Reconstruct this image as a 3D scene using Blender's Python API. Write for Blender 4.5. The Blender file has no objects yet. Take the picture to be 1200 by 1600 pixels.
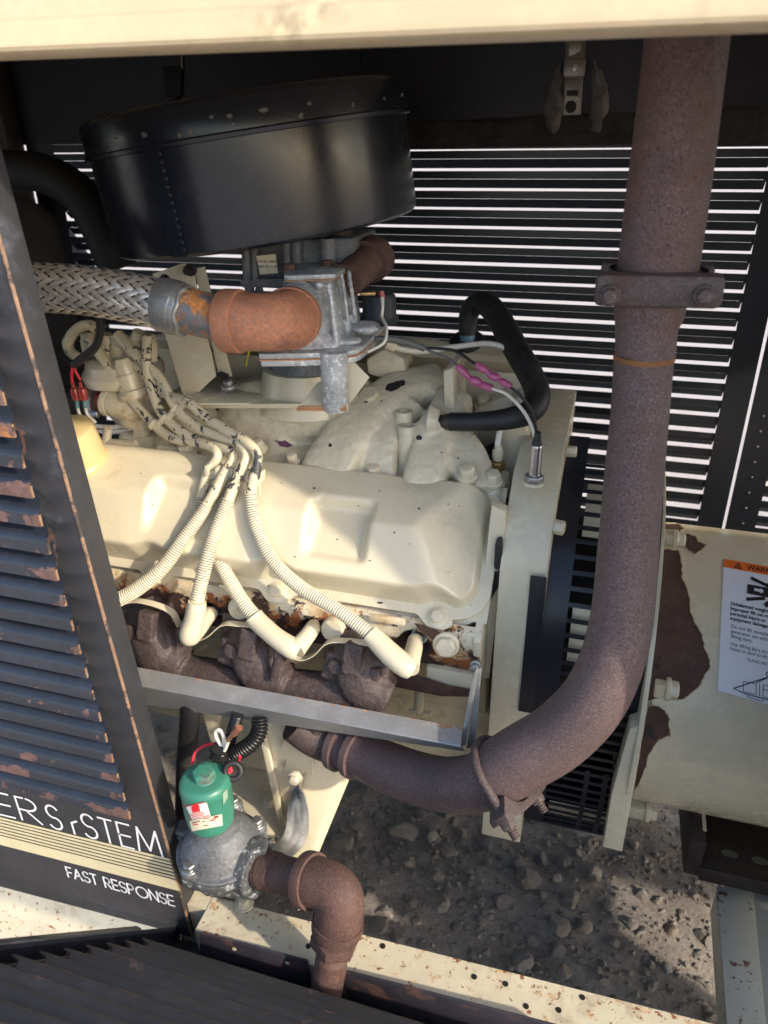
import bpy, bmesh, math, random
from mathutils import Vector, Matrix, noise
random.seed(7)
SC = bpy.context.scene
COL = SC.collection
R_ = math.radians
# ------------------------------------------------------------------ camera
CAM = Vector((0, 0, 1.30)); FPX = 1160.0
RIGHT = Vector((0.95861604, 0.28436958, -0.01375601))
DOWN = Vector((0.11776006, -0.44003522, -0.89022557))
FWD = Vector((-0.2592062, 0.85176461, -0.4553122))
cd = bpy.data.cameras.new('camera'); co = bpy.data.objects.new('camera', cd); COL.objects.link(co)
m3 = Matrix((RIGHT, -DOWN, -FWD)).transposed()
co.matrix_world = Matrix.Translation(CAM) @ m3.to_4x4()
cd.sensor_fit = 'VERTICAL'; cd.sensor_height = 24; cd.lens = 24 * FPX / 1600
cd.clip_start = 0.02; cd.clip_end = 2000
cd.dof.use_dof = True; cd.dof.focus_distance = 0.98; cd.dof.aperture_fstop = 3.4
SC.camera = co
# ------------------------------------------------------------------ sky, sun, exposure
SHADE_X = .235  # left edge of the added panel that shades the right half
SUN_DIR = Vector((-2.35, 1.0, -1.35)).normalized()      # the way the sunlight travels
el = math.asin(-SUN_DIR.z); az = math.atan2(-SUN_DIR.x, -SUN_DIR.y)
W = bpy.data.worlds.new('World'); SC.world = W; W.use_nodes = True
wn = W.node_tree.nodes; bg = wn['Background']; sky = wn.new('ShaderNodeTexSky')
sky.sky_type = 'NISHITA'; sky.sun_disc = False; sky.sun_elevation = el; sky.sun_rotation = az
sky.air_density = 1.0; sky.dust_density = 1.7; sky.ozone_density = 1.0
bg.inputs[1].default_value = 0.15
W.node_tree.links.new(sky.outputs[0], bg.inputs[0])
sd = bpy.data.lights.new('sun', 'SUN'); so = bpy.data.objects.new('sun', sd); COL.objects.link(so)
sd.energy = 2.0; sd.angle = R_(1.2); sd.color = (1.0, 0.87, 0.69)
so.rotation_euler = SUN_DIR.to_track_quat('-Z', 'Y').to_euler(); so.location = (3, -3, 4)
SC.view_settings.view_transform = 'Standard'; SC.view_settings.look = 'None'
SC.view_settings.exposure = 1.32; SC.view_settings.gamma = 1.0; SC.view_settings.use_curve_mapping = False
SC.render.engine = 'CYCLES'; SC.cycles.use_denoising = True
SC.cycles.max_bounces = 7; SC.cycles.diffuse_bounces = 4; SC.cycles.glossy_bounces = 3

# ------------------------------------------------------------------ helpers: points
def at(px, py, Y=None, Z=None, X=None, pl=None):
    """point of the place seen at (px,py) of the 1200x1600 picture, on the plane Y=, Z=, X= or (point, normal)"""
    d = RIGHT * (px - 600) + DOWN * (py - 800) + FWD * FPX
    if Y is not None: t = (Y - CAM.y) / d.y
    elif Z is not None: t = (Z - CAM.z) / d.z
    elif X is not None: t = (X - CAM.x) / d.x
    else: t = (pl[0] - CAM).dot(pl[1]) / d.dot(pl[1])
    return CAM + d * t
def pix(p): q = p - CAM; z = q.dot(FWD); return 600 + FPX * q.dot(RIGHT) / z, 800 + FPX * q.dot(DOWN) / z
def rad(w, p): return 0.5 * w * (p - CAM).dot(FWD) / FPX
def V(*a): return Vector(a)
def catmull(pts, n=8):
    pts = [tuple(p) for p in pts]
    if len(pts) < 3: return [tuple(a + (b - a) * k / n for a, b in zip(pts[0], pts[1])) for k in range(n + 1)]
    P = [tuple(2 * a - b for a, b in zip(pts[0], pts[1]))] + pts + [tuple(2 * a - b for a, b in zip(pts[-1], pts[-2]))]
    out = []
    for i in range(1, len(P) - 2):
        for k in range(n):
            t = k / n
            out.append(tuple(0.5 * (2 * b + (c - a) * t + (2 * a - 5 * b + 4 * c - d) * t * t + (3 * b - a - 3 * c + d) * t ** 3)
                             for a, b, c, d in zip(P[i - 1], P[i], P[i + 1], P[i + 2])))
    out.append(pts[-1]); return out
def pxpath(pts, n=8):
    """[(px,py,Y,width px)] -> smooth list of (x,y,z,radius)"""
    q = []
    for px, py, Y, w in pts:
        p = at(px, py, Y); q.append((p.x, p.y, p.z, rad(w, p)))
    return catmull(q, n)
def basis(d):
    d = d.normalized(); u = d.orthogonal().normalized(); return u, d.cross(u).normalized(), d
def sstep(a, b, x):
    t = min(1, max(0, (x - a) / (b - a))); return t * t * (3 - 2 * t)

# ------------------------------------------------------------------ helpers: meshes
class MB:
    def __init__(s): s.v = []; s.f = []; s.w = {}
    def add(s, vs, fs, wear=None):
        o = len(s.v); s.v += [Vector(v) for v in vs]; s.f += [tuple(i + o for i in f) for f in fs]
        if wear:
            for k, x in enumerate(wear): s.w[o + k] = x
        return s
    def tube(s, path, r=None, seg=14, cap=True, closed=False, twist=0.0):
        P = [Vector(p[:3]) for p in path]; n = len(P)
        rr = [(p[3] if len(p) > 3 else r) for p in path] if r is None or not isinstance(r, (list, tuple)) else list(r)
        if r is not None and not isinstance(r, (list, tuple)): rr = [r] * n
        T = []
        for i in range(n):
            if closed: t = P[(i + 1) % n] - P[i - 1]
            else: t = P[min(i + 1, n - 1)] - P[max(i - 1, 0)]
            T.append(t.normalized())
        u = T[0].orthogonal().normalized(); vs = []
        for i in range(n):
            u = (u - T[i] * u.dot(T[i])).normalized(); b = T[i].cross(u)
            for k in range(seg):
                a = 2 * math.pi * k / seg + twist
                vs.append(P[i] + (u * math.cos(a) + b * math.sin(a)) * rr[i])
        fs = []
        for i in range(n if closed else n - 1):
            j = (i + 1) % n
            for k in range(seg):
                l = (k + 1) % seg
                fs.append((i * seg + k, i * seg + l, j * seg + l, j * seg + k))
        if cap and not closed:
            fs.append(tuple(range(seg - 1, -1, -1))); fs.append(tuple((n - 1) * seg + k for k in range(seg)))
        return s.add(vs, fs)
    def rtube(s, path, up, seg=20, ex=4.0):
        """path: [(point, width, height)], rounded-rectangle section"""
        P = [Vector(p[0]) for p in path]; n = len(P); vs = []
        for i in range(n):
            t = (P[min(i + 1, n - 1)] - P[max(i - 1, 0)]).normalized(); sdv = t.cross(Vector(up)).normalized(); u = sdv.cross(t).normalized()
            for k in range(seg):
                a = 2 * math.pi * k / seg; c, q = math.cos(a), math.sin(a); r = (abs(c) ** ex + abs(q) ** ex) ** (-1 / ex)
                vs.append(P[i] + sdv * c * r * path[i][1] / 2 + u * q * r * path[i][2] / 2)
        fs = [(i * seg + k, i * seg + (k + 1) % seg, (i + 1) * seg + (k + 1) % seg, (i + 1) * seg + k) for i in range(n - 1) for k in range(seg)]
        fs += [tuple(range(seg - 1, -1, -1)), tuple((n - 1) * seg + k for k in range(seg))]
        return s.add(vs, fs)
    def lathe(s, o, d, prof, seg=32, cap=True, arc=(0, 2 * math.pi), up=None):
        """prof: [(distance along d, radius)]"""
        u, b, d = basis(Vector(d))
        if up is not None:
            u = (Vector(up) - d * Vector(up).dot(d)).normalized(); b = d.cross(u)
        full = abs(arc[1] - arc[0] - 2 * math.pi) < 1e-6
        m = seg if full else seg + 1; vs = []
        for h, r in prof:
            for k in range(m):
                a = arc[0] + (arc[1] - arc[0]) * k / seg
                vs.append(Vector(o) + d * h + (u * math.cos(a) + b * math.sin(a)) * r)
        fs = []
        for i in range(len(prof) - 1):
            for k in range(seg):
                l = (k + 1) % m
                fs.append((i * m + k, i * m + l, (i + 1) * m + l, (i + 1) * m + k))
        if cap and full:
            if prof[0][1] > 1e-5: fs.append(tuple(range(m - 1, -1, -1)))
            if prof[-1][1] > 1e-5: fs.append(tuple((len(prof) - 1) * m + k for k in range(m)))
        return s.add(vs, fs)
    def box(s, c, size, rot=None):
        c = Vector(c); M = rot if rot is not None else Matrix.Identity(3)
        vs = [c + M @ Vector((sx * size[0] / 2, sy * size[1] / 2, sz * size[2] / 2)) for sx in (-1, 1) for sy in (-1, 1) for sz in (-1, 1)]
        return s.add(vs, [(0, 1, 3, 2), (4, 6, 7, 5), (0, 4, 5, 1), (2, 3, 7, 6), (0, 2, 6, 4), (1, 5, 7, 3)])
    def bx(s, x0, x1, y0, y1, z0, z1): return s.box(((x0 + x1) / 2, (y0 + y1) / 2, (z0 + z1) / 2), (x1 - x0, y1 - y0, z1 - z0))
    def prism(s, poly, ext):
        """poly: list of 3-D points (planar), ext: extrusion vector"""
        n = len(poly); P = [Vector(p) for p in poly]; e = Vector(ext)
        nn = Vector()
        for i in range(n): nn += P[i].cross(P[(i + 1) % n])
        if nn.dot(e) > 0: P = P[::-1]
        vs = P + [p + e for p in P]
        fs = [tuple(range(n)), tuple(range(2 * n - 1, n - 1, -1))] + [(i + n, (i + 1) % n + n, (i + 1) % n, i) for i in range(n)]
        return s.add(vs, fs)
    def hexhead(s, o, d, r, h, flange=0, fh=0.0015, turn=0.3):
        d = Vector(d).normalized(); o = Vector(o); t = 0
        if flange: s.lathe(o, d, [(-0.004, flange), (fh * .6, flange), (fh, flange * .86)], 18); t = fh
        u, b, d = basis(d); vs = []
        for hh, q in ((t - 0.004, 1), (t + h * .82, 1), (t + h, .84)):
            for k in range(6):
                a = turn + k * math.pi / 3; vs.append(o + d * hh + (u * math.cos(a) + b * math.sin(a)) * r * q)
        fs = [(i * 6 + k, i * 6 + (k + 1) % 6, i * 6 + 6 + (k + 1) % 6, i * 6 + 6 + k) for i in range(2) for k in range(6)]
        fs += [tuple(range(5, -1, -1)), tuple(range(12, 18))]
        return s.add(vs, fs)
    def ball(s, c, r, sub=2, sq=(1, 1, 1)):
        bm = bmesh.new(); bmesh.ops.create_icosphere(bm, subdivisions=sub, radius=1)
        bm.verts.ensure_lookup_table()
        r = r if hasattr(r, '__len__') else (r, r, r)
        s.add([Vector(c) + Vector((v.co.x * r[0], v.co.y * r[1], v.co.z * r[2])) for v in bm.verts], [tuple(v.index for v in f.verts) for f in bm.faces])
        bm.free(); return s
    def capsule(s, a, b, ra, rb=None, seg=12):
        rb = ra if rb is None else rb; a = Vector(a); b = Vector(b); s.tube([a, b], [ra, rb], seg); s.ball(a, ra, 2); s.ball(b, rb, 2); return s
    def grid(s, fn, nu, nv, wearfn=None):
        vs = [fn(i / nu, j / nv) for i in range(nu + 1) for j in range(nv + 1)]
        fs = [(i * (nv + 1) + j, (i + 1) * (nv + 1) + j, (i + 1) * (nv + 1) + j + 1, i * (nv + 1) + j + 1) for i in range(nu) for j in range(nv)]
        return s.add(vs, fs, [wearfn(i / nu, j / nv) for i in range(nu + 1) for j in range(nv + 1)] if wearfn else None)
    def sheet(s, fn, nu, nv, th, wearfn=None):
        """grid with thickness along its normal (th may be negative)"""
        g = [[Vector(fn(i / nu, j / nv)) for j in range(nv + 1)] for i in range(nu + 1)]
        N = [[None] * (nv + 1) for _ in range(nu + 1)]
        for i in range(nu + 1):
            for j in range(nv + 1):
                a = g[min(i + 1, nu)][j] - g[max(i - 1, 0)][j]; b = g[i][min(j + 1, nv)] - g[i][max(j - 1, 0)]
                N[i][j] = a.cross(b).normalized()
        m = nv + 1; top = [g[i][j] for i in range(nu + 1) for j in range(m)]; bot = [g[i][j] - N[i][j] * th for i in range(nu + 1) for j in range(m)]
        K = len(top); fs = []
        for i in range(nu):
            for j in range(nv):
                a, b, c, d = i * m + j, (i + 1) * m + j, (i + 1) * m + j + 1, i * m + j + 1
                fs.append((a, b, c, d)); fs.append((K + d, K + c, K + b, K + a))
        for i in range(nu):
            a, b = i * m, (i + 1) * m; fs.append((b, a, K + a, K + b)); a, b = i * m + nv, (i + 1) * m + nv; fs.append((a, b, K + b, K + a))
        for j in range(nv):
            a, b = j, j + 1; fs.append((a, b, K + b, K + a)); a, b = nu * m + j, nu * m + j + 1; fs.append((b, a, K + a, K + b))
        w = [wearfn(i / nu, j / nv) for i in range(nu + 1) for j in range(m)] if wearfn else None
        return s.add(top + bot, fs, w + w if w else None)
    def mesh(s, name, bevel=0, seg=2):
        me = bpy.data.meshes.new(name); me.from_pydata([tuple(v) for v in s.v], [], s.f)
        if s.w:
            at_ = me.attributes.new('wear', 'FLOAT', 'POINT')
            at_.data.foreach_set('value', [s.w.get(i, 0.0) for i in range(len(s.v))])
        if bevel:
            bm = bmesh.new(); bm.from_mesh(me)
            ed = [e for e in bm.edges if len(e.link_faces) == 2 and e.calc_face_angle(0) > 0.6]
            bmesh.ops.bevel(bm, geom=ed, offset=bevel, segments=seg, affect='EDGES', profile=0.5, clamp_overlap=True)
            bm.to_mesh(me); bm.free()
        return me
    def build(s, name, mat, parent=None, bevel=0, smooth=40, flip=False):
        me = s.mesh(name, bevel)
        return link(name, me, mat, parent, smooth)
    def cast(s, name, mat, parent=None, voxel=0.004, it=6, fac=0.5, rough=0.0, rs=60):
        """the shapes fused and filleted into one casting"""
        me = s.mesh(name + '_raw'); ob = bpy.data.objects.new(name + '_raw', me); COL.objects.link(ob)
        m = ob.modifiers.new('r', 'REMESH'); m.mode = 'VOXEL'; m.voxel_size = voxel
        if it: k = ob.modifiers.new('s', 'SMOOTH'); k.factor = fac; k.iterations = it
        dg = bpy.context.evaluated_depsgraph_get(); out = bpy.data.meshes.new_from_object(ob.evaluated_get(dg))
        bpy.data.objects.remove(ob); bpy.data.meshes.remove(me); out.name = name
        if rough:
            out.calc_loop_triangles() if False else None
            ns = [v.normal.copy() for v in out.vertices]
            for v, nn in zip(out.vertices, ns): v.co += nn * rough * noise.noise(v.co * rs)
        return link(name, out, mat, parent, 180)
def link(name, me, mat, parent=None, smooth=40):
    me.materials.clear()
    for mm in (mat if isinstance(mat, (list, tuple)) else [mat]): me.materials.append(mm)
    if smooth:
        me.polygons.foreach_set('use_smooth', [True] * len(me.polygons))
        if smooth < 180: me.set_sharp_from_angle(angle=R_(smooth))
    ob = bpy.data.objects.new(name, me); COL.objects.link(ob)
    if parent is not None: ob.parent = parent; ob.matrix_parent_inverse = parent.matrix_world.inverted()
    return ob
def thing(name, loc, label, cat, group=None):
    o = bpy.data.objects.new(name, None); COL.objects.link(o); o.location = loc; o.empty_display_size = 0.02
    o.matrix_world = Matrix.Translation(Vector(loc)); tag(o, label, cat, group); return o
def tag(o, label=None, cat=None, group=None, kind=None):
    if label: o['label'] = label
    if cat: o['category'] = cat
    if group: o['group'] = group
    if kind: o['kind'] = kind
    return o
def text_mesh(txt, size, P, ux, uy, extrude=0.0002, align='LEFT', width=None, bold=0.0):
    """raised flat lettering; P baseline start, ux/uy the text directions"""
    cu = bpy.data.curves.new('t', 'FONT'); cu.body = txt; cu.size = size; cu.align_x = align; cu.extrude = extrude; cu.offset = bold; cu.resolution_u = 3
    ob = bpy.data.objects.new('t', cu); COL.objects.link(ob)
    dg = bpy.context.evaluated_depsgraph_get(); me = bpy.data.meshes.new_from_object(ob.evaluated_get(dg))
    bpy.data.objects.remove(ob); bpy.data.curves.remove(cu)
    sx = 1.0
    if width and len(me.vertices):
        w = max(v.co.x for v in me.vertices) - min(v.co.x for v in me.vertices); sx = width / w
    ux = Vector(ux).normalized(); uy = Vector(uy).normalized(); n = ux.cross(uy)
    for v in me.vertices: v.co = Vector(P) + ux * v.co.x * sx + uy * v.co.y + n * v.co.z
    return me
# ------------------------------------------------------------------ materials
MATS = {}
def mat(name, col, rough=0.5, metal=0.0, var=0.12, vs=18, bump=0.0, bs=300, bump2=0.0, bs2=40, layers=(), coat=0.0, spec=0.5, speck=None, sheenr=0.0):
    """base colour with mottling, grain, and layers of [colour, roughness, noise scale, threshold, softness, wear gain, metal, height, detail]"""
    if name in MATS: return MATS[name]
    M = bpy.data.materials.new(name); M.use_nodes = True; MATS[name] = M
    nt = M.node_tree; N = nt.nodes; L = nt.links; B = N['Principled BSDF']
    tc = N.new('ShaderNodeTexCoord'); geo = N.new('ShaderNodeNewGeometry'); co_ = geo.outputs['Position']
    def nz(scale, det=5, rgh=0.6, off=0.0, dist=0.0):
        n = N.new('ShaderNodeTexNoise'); n.inputs['Scale'].default_value = scale; n.inputs['Detail'].default_value = det; n.inputs['Roughness'].default_value = rgh; n.inputs['Distortion'].default_value = dist
        if off:
            a = N.new('ShaderNodeVectorMath'); a.operation = 'ADD'; a.inputs[1].default_value = (off, off * .7, -off); L.new(co_, a.inputs[0]); L.new(a.outputs[0], n.inputs['Vector'])
        else: L.new(co_, n.inputs['Vector'])
        return n.outputs['Fac']
    def ramp(x, a, b):
        m = N.new('ShaderNodeMapRange'); m.interpolation_type = 'SMOOTHSTEP'; m.inputs['From Min'].default_value = a; m.inputs['From Max'].default_value = b; L.new(x, m.inputs['Value']); return m.outputs['Result']
    def mixc(f, a, b):
        m = N.new('ShaderNodeMix'); m.data_type = 'RGBA'
        if hasattr(f, 'is_output'): L.new(f, m.inputs['Factor'])
        else: m.inputs['Factor'].default_value = f
        for s, x in ((m.inputs['A'], a), (m.inputs['B'], b)):
            if hasattr(x, 'is_output'): L.new(x, s)
            else: s.default_value = (*x, 1)
        return m.outputs['Result']
    def mixf(f, a, b):
        m = N.new('ShaderNodeMix'); m.data_type = 'FLOAT'; L.new(f, m.inputs['Factor'])
        for s, x in ((m.inputs['A'], a), (m.inputs['B'], b)):
            if hasattr(x, 'is_output'): L.new(x, s)
            else: s.default_value = x
        return m.outputs['Result']
    lo = tuple(c * (1 - var) for c in col); hi = tuple(min(1, c * (1 + var)) for c in col)
    c = mixc(ramp(nz(vs, 6, .65), .3, .7), lo, hi)
    c = mixc(ramp(nz(vs * 9, 3, .6, 3.1), .35, .65), c, mixc(.5, c, lo))
    if speck:   # (colour, scale, lo, hi)
        c = mixc(ramp(nz(speck[1], 4, .7, 5.3), speck[2], speck[3]), c, speck[0])
    r = mixf(ramp(nz(vs * 2.3, 4, .6, 1.7), .3, .7), rough * (1 - sheenr), min(1, rough * (1 + sheenr)))
    mt = metal; hgt = None
    wear = N.new('ShaderNodeAttribute'); wear.attribute_name = 'wear'
    for k, ly in enumerate(layers):
        lc, lr, ls, th, sf, wg, lm, lh, *rest = ly
        x = nz(ls, 8, .68, 11.3 + 7 * k, rest[0] if rest else 0.0)
        if wg:
            a = N.new('ShaderNodeMath'); a.operation = 'MULTIPLY_ADD'; L.new(wear.outputs['Fac'], a.inputs[0]); a.inputs[1].default_value = wg; L.new(x, a.inputs[2]); x = a.outputs[0]
        f = ramp(x, th - sf, th + sf)
        lc2 = mixc(ramp(nz(ls * 5, 4, .7, 2.9), .35, .65), tuple(q * .72 for q in lc), tuple(min(1, q * 1.25) for q in lc))
        c = mixc(f, c, lc2); r = mixf(f, r, lr)
        mt = mixf(f, mt, lm)
        if lh:
            a = N.new('ShaderNodeMath'); a.operation = 'MULTIPLY'; L.new(f, a.inputs[0]); a.inputs[1].default_value = lh
            if hgt is None: hgt = a.outputs[0]
            else:
                b = N.new('ShaderNodeMath'); b.operation = 'ADD'; L.new(hgt, b.inputs[0]); L.new(a.outputs[0], b.inputs[1]); hgt = b.outputs[0]
    L.new(c, B.inputs['Base Color'])
    if hasattr(r, 'is_output'): L.new(r, B.inputs['Roughness'])
    if hasattr(mt, 'is_output'): L.new(mt, B.inputs['Metallic'])
    else: B.inputs['Metallic'].default_value = mt
    B.inputs['Specular IOR Level'].default_value = spec
    if coat: B.inputs['Coat Weight'].default_value = coat; B.inputs['Coat Roughness'].default_value = .15
    nrm = None
    for amt, sc in ((bump, bs), (bump2, bs2)):
        if amt:
            b = N.new('ShaderNodeBump'); b.inputs['Strength'].default_value = min(1, amt); b.inputs['Distance'].default_value = .0012 if sc > 100 else .004
            L.new(nz(sc, 4, .6, 4.4), b.inputs['Height'])
            if nrm is not None: L.new(nrm, b.inputs['Normal'])
            nrm = b.outputs['Normal']
    if hgt is not None:
        b = N.new('ShaderNodeBump'); b.inputs['Strength'].default_value = .8; b.inputs['Distance'].default_value = .001; L.new(hgt, b.inputs['Height'])
        if nrm is not None: L.new(nrm, b.inputs['Normal'])
        nrm = b.outputs['Normal']
    if nrm is not None: L.new(nrm, B.inputs['Normal'])
    return M
CREAM = (.64, .575, .43)
DARK = (.02, .021, .025)
RUSTD = (.075, .032, .022); RUSTO = (.30, .105, .035); RUSTB = (.16, .07, .045)
chipb = (DARK, .5, 150, .77, .006, .35, 0, -.5)
M_cream = mat('cream_paint', CREAM, .25, var=.06, vs=9, bump=.06, bs=500, bump2=.14, bs2=70, layers=[((.55, .47, .33), .4, 14, .66, .12, 0, 0, 0), ((.03, .03, .033), .5, 70, .785, .006, .3, 0, -.4)], sheenr=.25)
M_cover = mat('cream_gloss_paint', (.645, .58, .43), .22, var=.05, vs=7, bump=.04, bs=420, layers=[((.54, .46, .32), .4, 11, .68, .12, 0, 0, 0), ((.05, .03, .025), .6, 95, .765, .006, 0, 0, -.4), ((.45, .36, .22), .5, 5, .66, .10, 0, 0, 0)], sheenr=.3)
M_cast = mat('cream_painted_casting', (.62, .56, .42), .28, var=.08, vs=14, bump=.25, bs=260, bump2=.35, bs2=70, layers=[((.50, .39, .24), .5, 17, .66, .1, 0, 0, 0), ((.02, .02, .024), .5, 45, .755, .006, 0, 0, -.6)], sheenr=.2)
M_creamrust = mat('rusting_cream_paint', (.63, .57, .43), .40, var=.1, vs=14, bump=.15, bs=260, layers=[((.52, .36, .19), .6, 20, .56, .10, .35, 0, 0), (RUSTO, .85, 30, .62, .03, .5, 0, -.4), ((.045, .022, .018), .8, 34, .66, .025, .5, 0, -.6)])
M_rail = mat('weathered_cream_rail_paint', (.66, .60, .45), .45, var=.07, vs=10, bump=.12, bs=300, layers=[((.50, .42, .30), .6, 12, .62, .1, 0, 0, 0), ((.55, .38, .22), .7, 55, .62, .04, .4, 0, 0), ((.27, .10, .045), .9, 90, .625, .02, .4, 0, -.5), ((.05, .03, .025), .7, 130, .76, .01, 0, 0, -.4)])
M_wire = mat('chipped_cream_over_dark_rubber', (.62, .555, .40), .42, var=.08, vs=20, bump=.1, layers=[((.045, .047, .052), .55, 42, .560, .008, 0, 0, -.6, .6), ((.03, .03, .035), .6, 160, .70, .02, 0, 0, -.4)])
M_sleeve = mat('cream_painted_loom', (.62, .57, .44), .4, var=.05, vs=20, layers=[((.06, .045, .07), .6, 70, .70, .015, 0, 0, -.4), ((.10, .085, .07), .7, 10, .80, .2, .55, 0, 0)])
M_boot = mat('cream_painted_boot', (.60, .54, .40), .38, var=.05, vs=20, layers=[((.05, .045, .05), .6, 45, .70, .008, 0, 0, -.4), ((.03, .03, .035), .6, 160, .70, .01, 0, 0, -.4)])
M_cap = mat('yellow_cream_cap_paint', (.56, .44, .22), .42, var=.04, vs=10, bump=.05)
M_black = mat('black_enamel', (.010, .012, .019), .25, var=.15, vs=6, bump=.02, bs=200, layers=[((.26, .25, .23), .6, 70, .80, .008, .3, 0, -.4)], sheenr=.2)
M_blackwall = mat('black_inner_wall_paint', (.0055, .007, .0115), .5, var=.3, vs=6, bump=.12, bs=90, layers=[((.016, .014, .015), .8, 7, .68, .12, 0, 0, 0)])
M_guard = mat('black_satin_guard', (.012, .014, .022), .38, var=.2, vs=12, bump=.04, layers=[((.12, .10, .09), .8, 40, .76, .02, .2, 0, 0)])
M_panel = mat('weathered_black_panel_paint', (.030, .031, .037), .40, var=.2, vs=9, bump=.06, bs=300, layers=[((.075, .085, .11), .5, 13, .66, .1, 0, 0, 0), ((.125, .07, .06), .8, 14, .74, .012, .55, 0, -.5), ((.30, .13, .06), .9, 40, .90, .05, .33, 0, 0), ((.5, .5, .5), .6, 210, .77, .012, 0, 0, 0)], sheenr=.25)
M_louver = mat('blue_sheen_black_louver_paint', (.022, .027, .040), .24, var=.2, vs=12, bump=.04, bs=300, layers=[((.125, .07, .062), .75, 16, .86, .012, .55, 0, -.5), ((.34, .14, .05), .9, 30, 1.10, .07, .55, 0, 0)], sheenr=.2)
M_lip = mat('bare_worn_edge', (.24, .15, .10), .6, var=.3, vs=60, layers=[((.05, .04, .04), .6, 25, .55, .03, 0, 0, 0)])
M_exh = mat('purple_brown_rusted_pipe', (.098, .060, .060), .52, var=.2, vs=9, bump=.6, bs=620, bump2=.08, bs2=110, speck=((.20, .17, .185), 640, .50, .70), layers=[((.125, .062, .048), .8, 5, .62, .14, 0, 0, 0), ((.045, .03, .03), .8, 520, .58, .08, 0, 0, -.3)], spec=.5)
M_exhd = mat('dark_rusted_casting', (.062, .043, .041), .58, var=.25, vs=16, bump=.8, bs=380, bump2=.2, bs2=90, speck=((.115, .095, .10), 400, .50, .68), layers=[((.10, .05, .038), .85, 9, .68, .1, 0, 0, 0)], spec=.45)
M_rustp = mat('brown_rusted_pipe', (.095, .050, .042), .72, var=.3, vs=20, bump=.75, bs=380, bump2=.15, bs2=90, speck=((.15, .085, .065), 330, .50, .66), layers=[((.17, .085, .05), .85, 24, .66, .06, 0, 0, 0)])
M_rusto = mat('orange_rusted_iron', (.37, .15, .08), .68, var=.3, vs=16, bump=.8, bs=420, bump2=.2, bs2=60, speck=((.24, .13, .10), 330, .5, .6), layers=[((.46, .30, .22), .6, 300, .64, .06, 0, 0, 0), ((.20, .09, .07), .8, 14, .60, .08, 0, 0, 0)])
M_rustpatch = mat('bare_rust_patch', (.085, .045, .034), .8, var=.3, vs=16, bump=.5, bs=500, layers=[((.15, .065, .035), .9, 22, .63, .06, 0, 0, 0), ((.03, .022, .02), .8, 30, .62, .05, 0, 0, 0)])
M_alu = mat('mottled_cast_aluminium', (.40, .425, .45), .5, metal=.25, var=.22, vs=40, bump=.35, bs=420, bump2=.2, bs2=90, speck=((.66, .68, .70), 140, .52, .64), layers=[((.24, .25, .265), .6, 26, .58, .08, 0, .3, 0), ((.36, .27, .16), .7, 60, .72, .04, 0, 0, 0)])
M_alud = mat('dirty_cast_aluminium', (.15, .157, .17), .62, metal=.3, var=.25, vs=24, bump=.3, bs=420, speck=((.24, .25, .265), 320, .53, .68), layers=[((.10, .095, .09), .7, 30, .6, .06, 0, .2, 0)])
M_zinc = mat('dull_zinc_steel', (.42, .43, .43), .38, metal=.85, var=.15, vs=40, bump=.1, layers=[((.25, .16, .10), .7, 60, .66, .05, .2, 0, 0)])
M_steel = mat('brushed_steel', (.50, .50, .50), .3, metal=1.0, var=.12, vs=90, bump=.08, bs=900)
M_strand = mat('stainless_braid_wire', (.66, .63, .60), .36, metal=.7, var=.25, vs=45, bump=.25, bs=1100, layers=[((.30, .25, .20), .55, 30, .62, .08, 0, .5, 0)])
M_tinned = mat('tinned_braid_wire', (.48, .48, .46), .5, metal=.4, var=.25, vs=50, bump=.2, bs=900)
M_shield = mat('galvanised_grey_shield', (.40, .41, .43), .40, metal=.6, var=.12, vs=20, bump=.08, bs=400, layers=[((.30, .15, .07), .85, 120, .68, .03, .35, 0, 0), ((.30, .31, .32), .55, 12, .6, .1, 0, .4, 0)], sheenr=.2)
M_rubber = mat('black_rubber', (.014, .014, .016), .55, var=.3, vs=20, bump=.12, bs=400, layers=[((.05, .048, .045), .8, 16, .62, .12, 0, 0, 0)])
M_plastic = mat('black_plastic', (.012, .012, .013), .35, var=.2, vs=20)
M_green = mat('green_solenoid_paint', (.045, .205, .145), .38, var=.1, vs=20, bump=.1, bs=400, layers=[((.10, .13, .11), .6, 50, .66, .05, .2, 0, 0), ((.02, .03, .03), .6, 90, .72, .02, .35, 0, 0)])
M_label = mat('cream_label_paper', (.66, .60, .47), .5, var=.08, vs=50, layers=[((.35, .20, .15), .6, 120, .66, .03, 0, 0, 0)])
M_white = mat('white_label', (.74, .76, .83), .32, var=.03, vs=20, layers=[((.45, .48, .60), .5, 60, .74, .03, 0, 0, 0)])
M_orange = mat('orange_label_band', (.80, .17, .03), .35, var=.05, vs=30)
M_ink = mat('black_ink', (.012, .012, .018), .5, var=.1)
M_redink = mat('red_ink', (.62, .025, .03), .5, var=.1)
M_wwhite = mat('white_wire', (.72, .69, .62), .4, var=.06, vs=40, layers=[((.40, .36, .30), .5, 60, .66, .05, 0, 0, 0)])
M_red = mat('red_wire', (.62, .02, .04), .4, var=.08)
M_redc = mat('dark_red_connector', (.30, .035, .03), .35, var=.15, vs=60, coat=.3)
M_pink = mat('magenta_heat_shrink', (.42, .09, .22), .28, var=.2, vs=120, coat=.4)
M_grey = mat('grey_wire', (.13, .13, .13), .5, var=.15)
M_blue = mat('pale_blue_fitting', (.12, .27, .33), .45, var=.1, vs=40, layers=[((.06, .1, .12), .6, 90, .62, .05, 0, 0, 0)])
M_brass = mat('dull_brass', (.45, .30, .13), .42, metal=.8, var=.15, vs=60, layers=[((.10, .06, .03), .7, 60, .6, .05, 0, 0, 0)])
M_gasket = mat('rusty_gasket_edge', (.42, .20, .09), .7, var=.2, vs=60)
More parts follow.
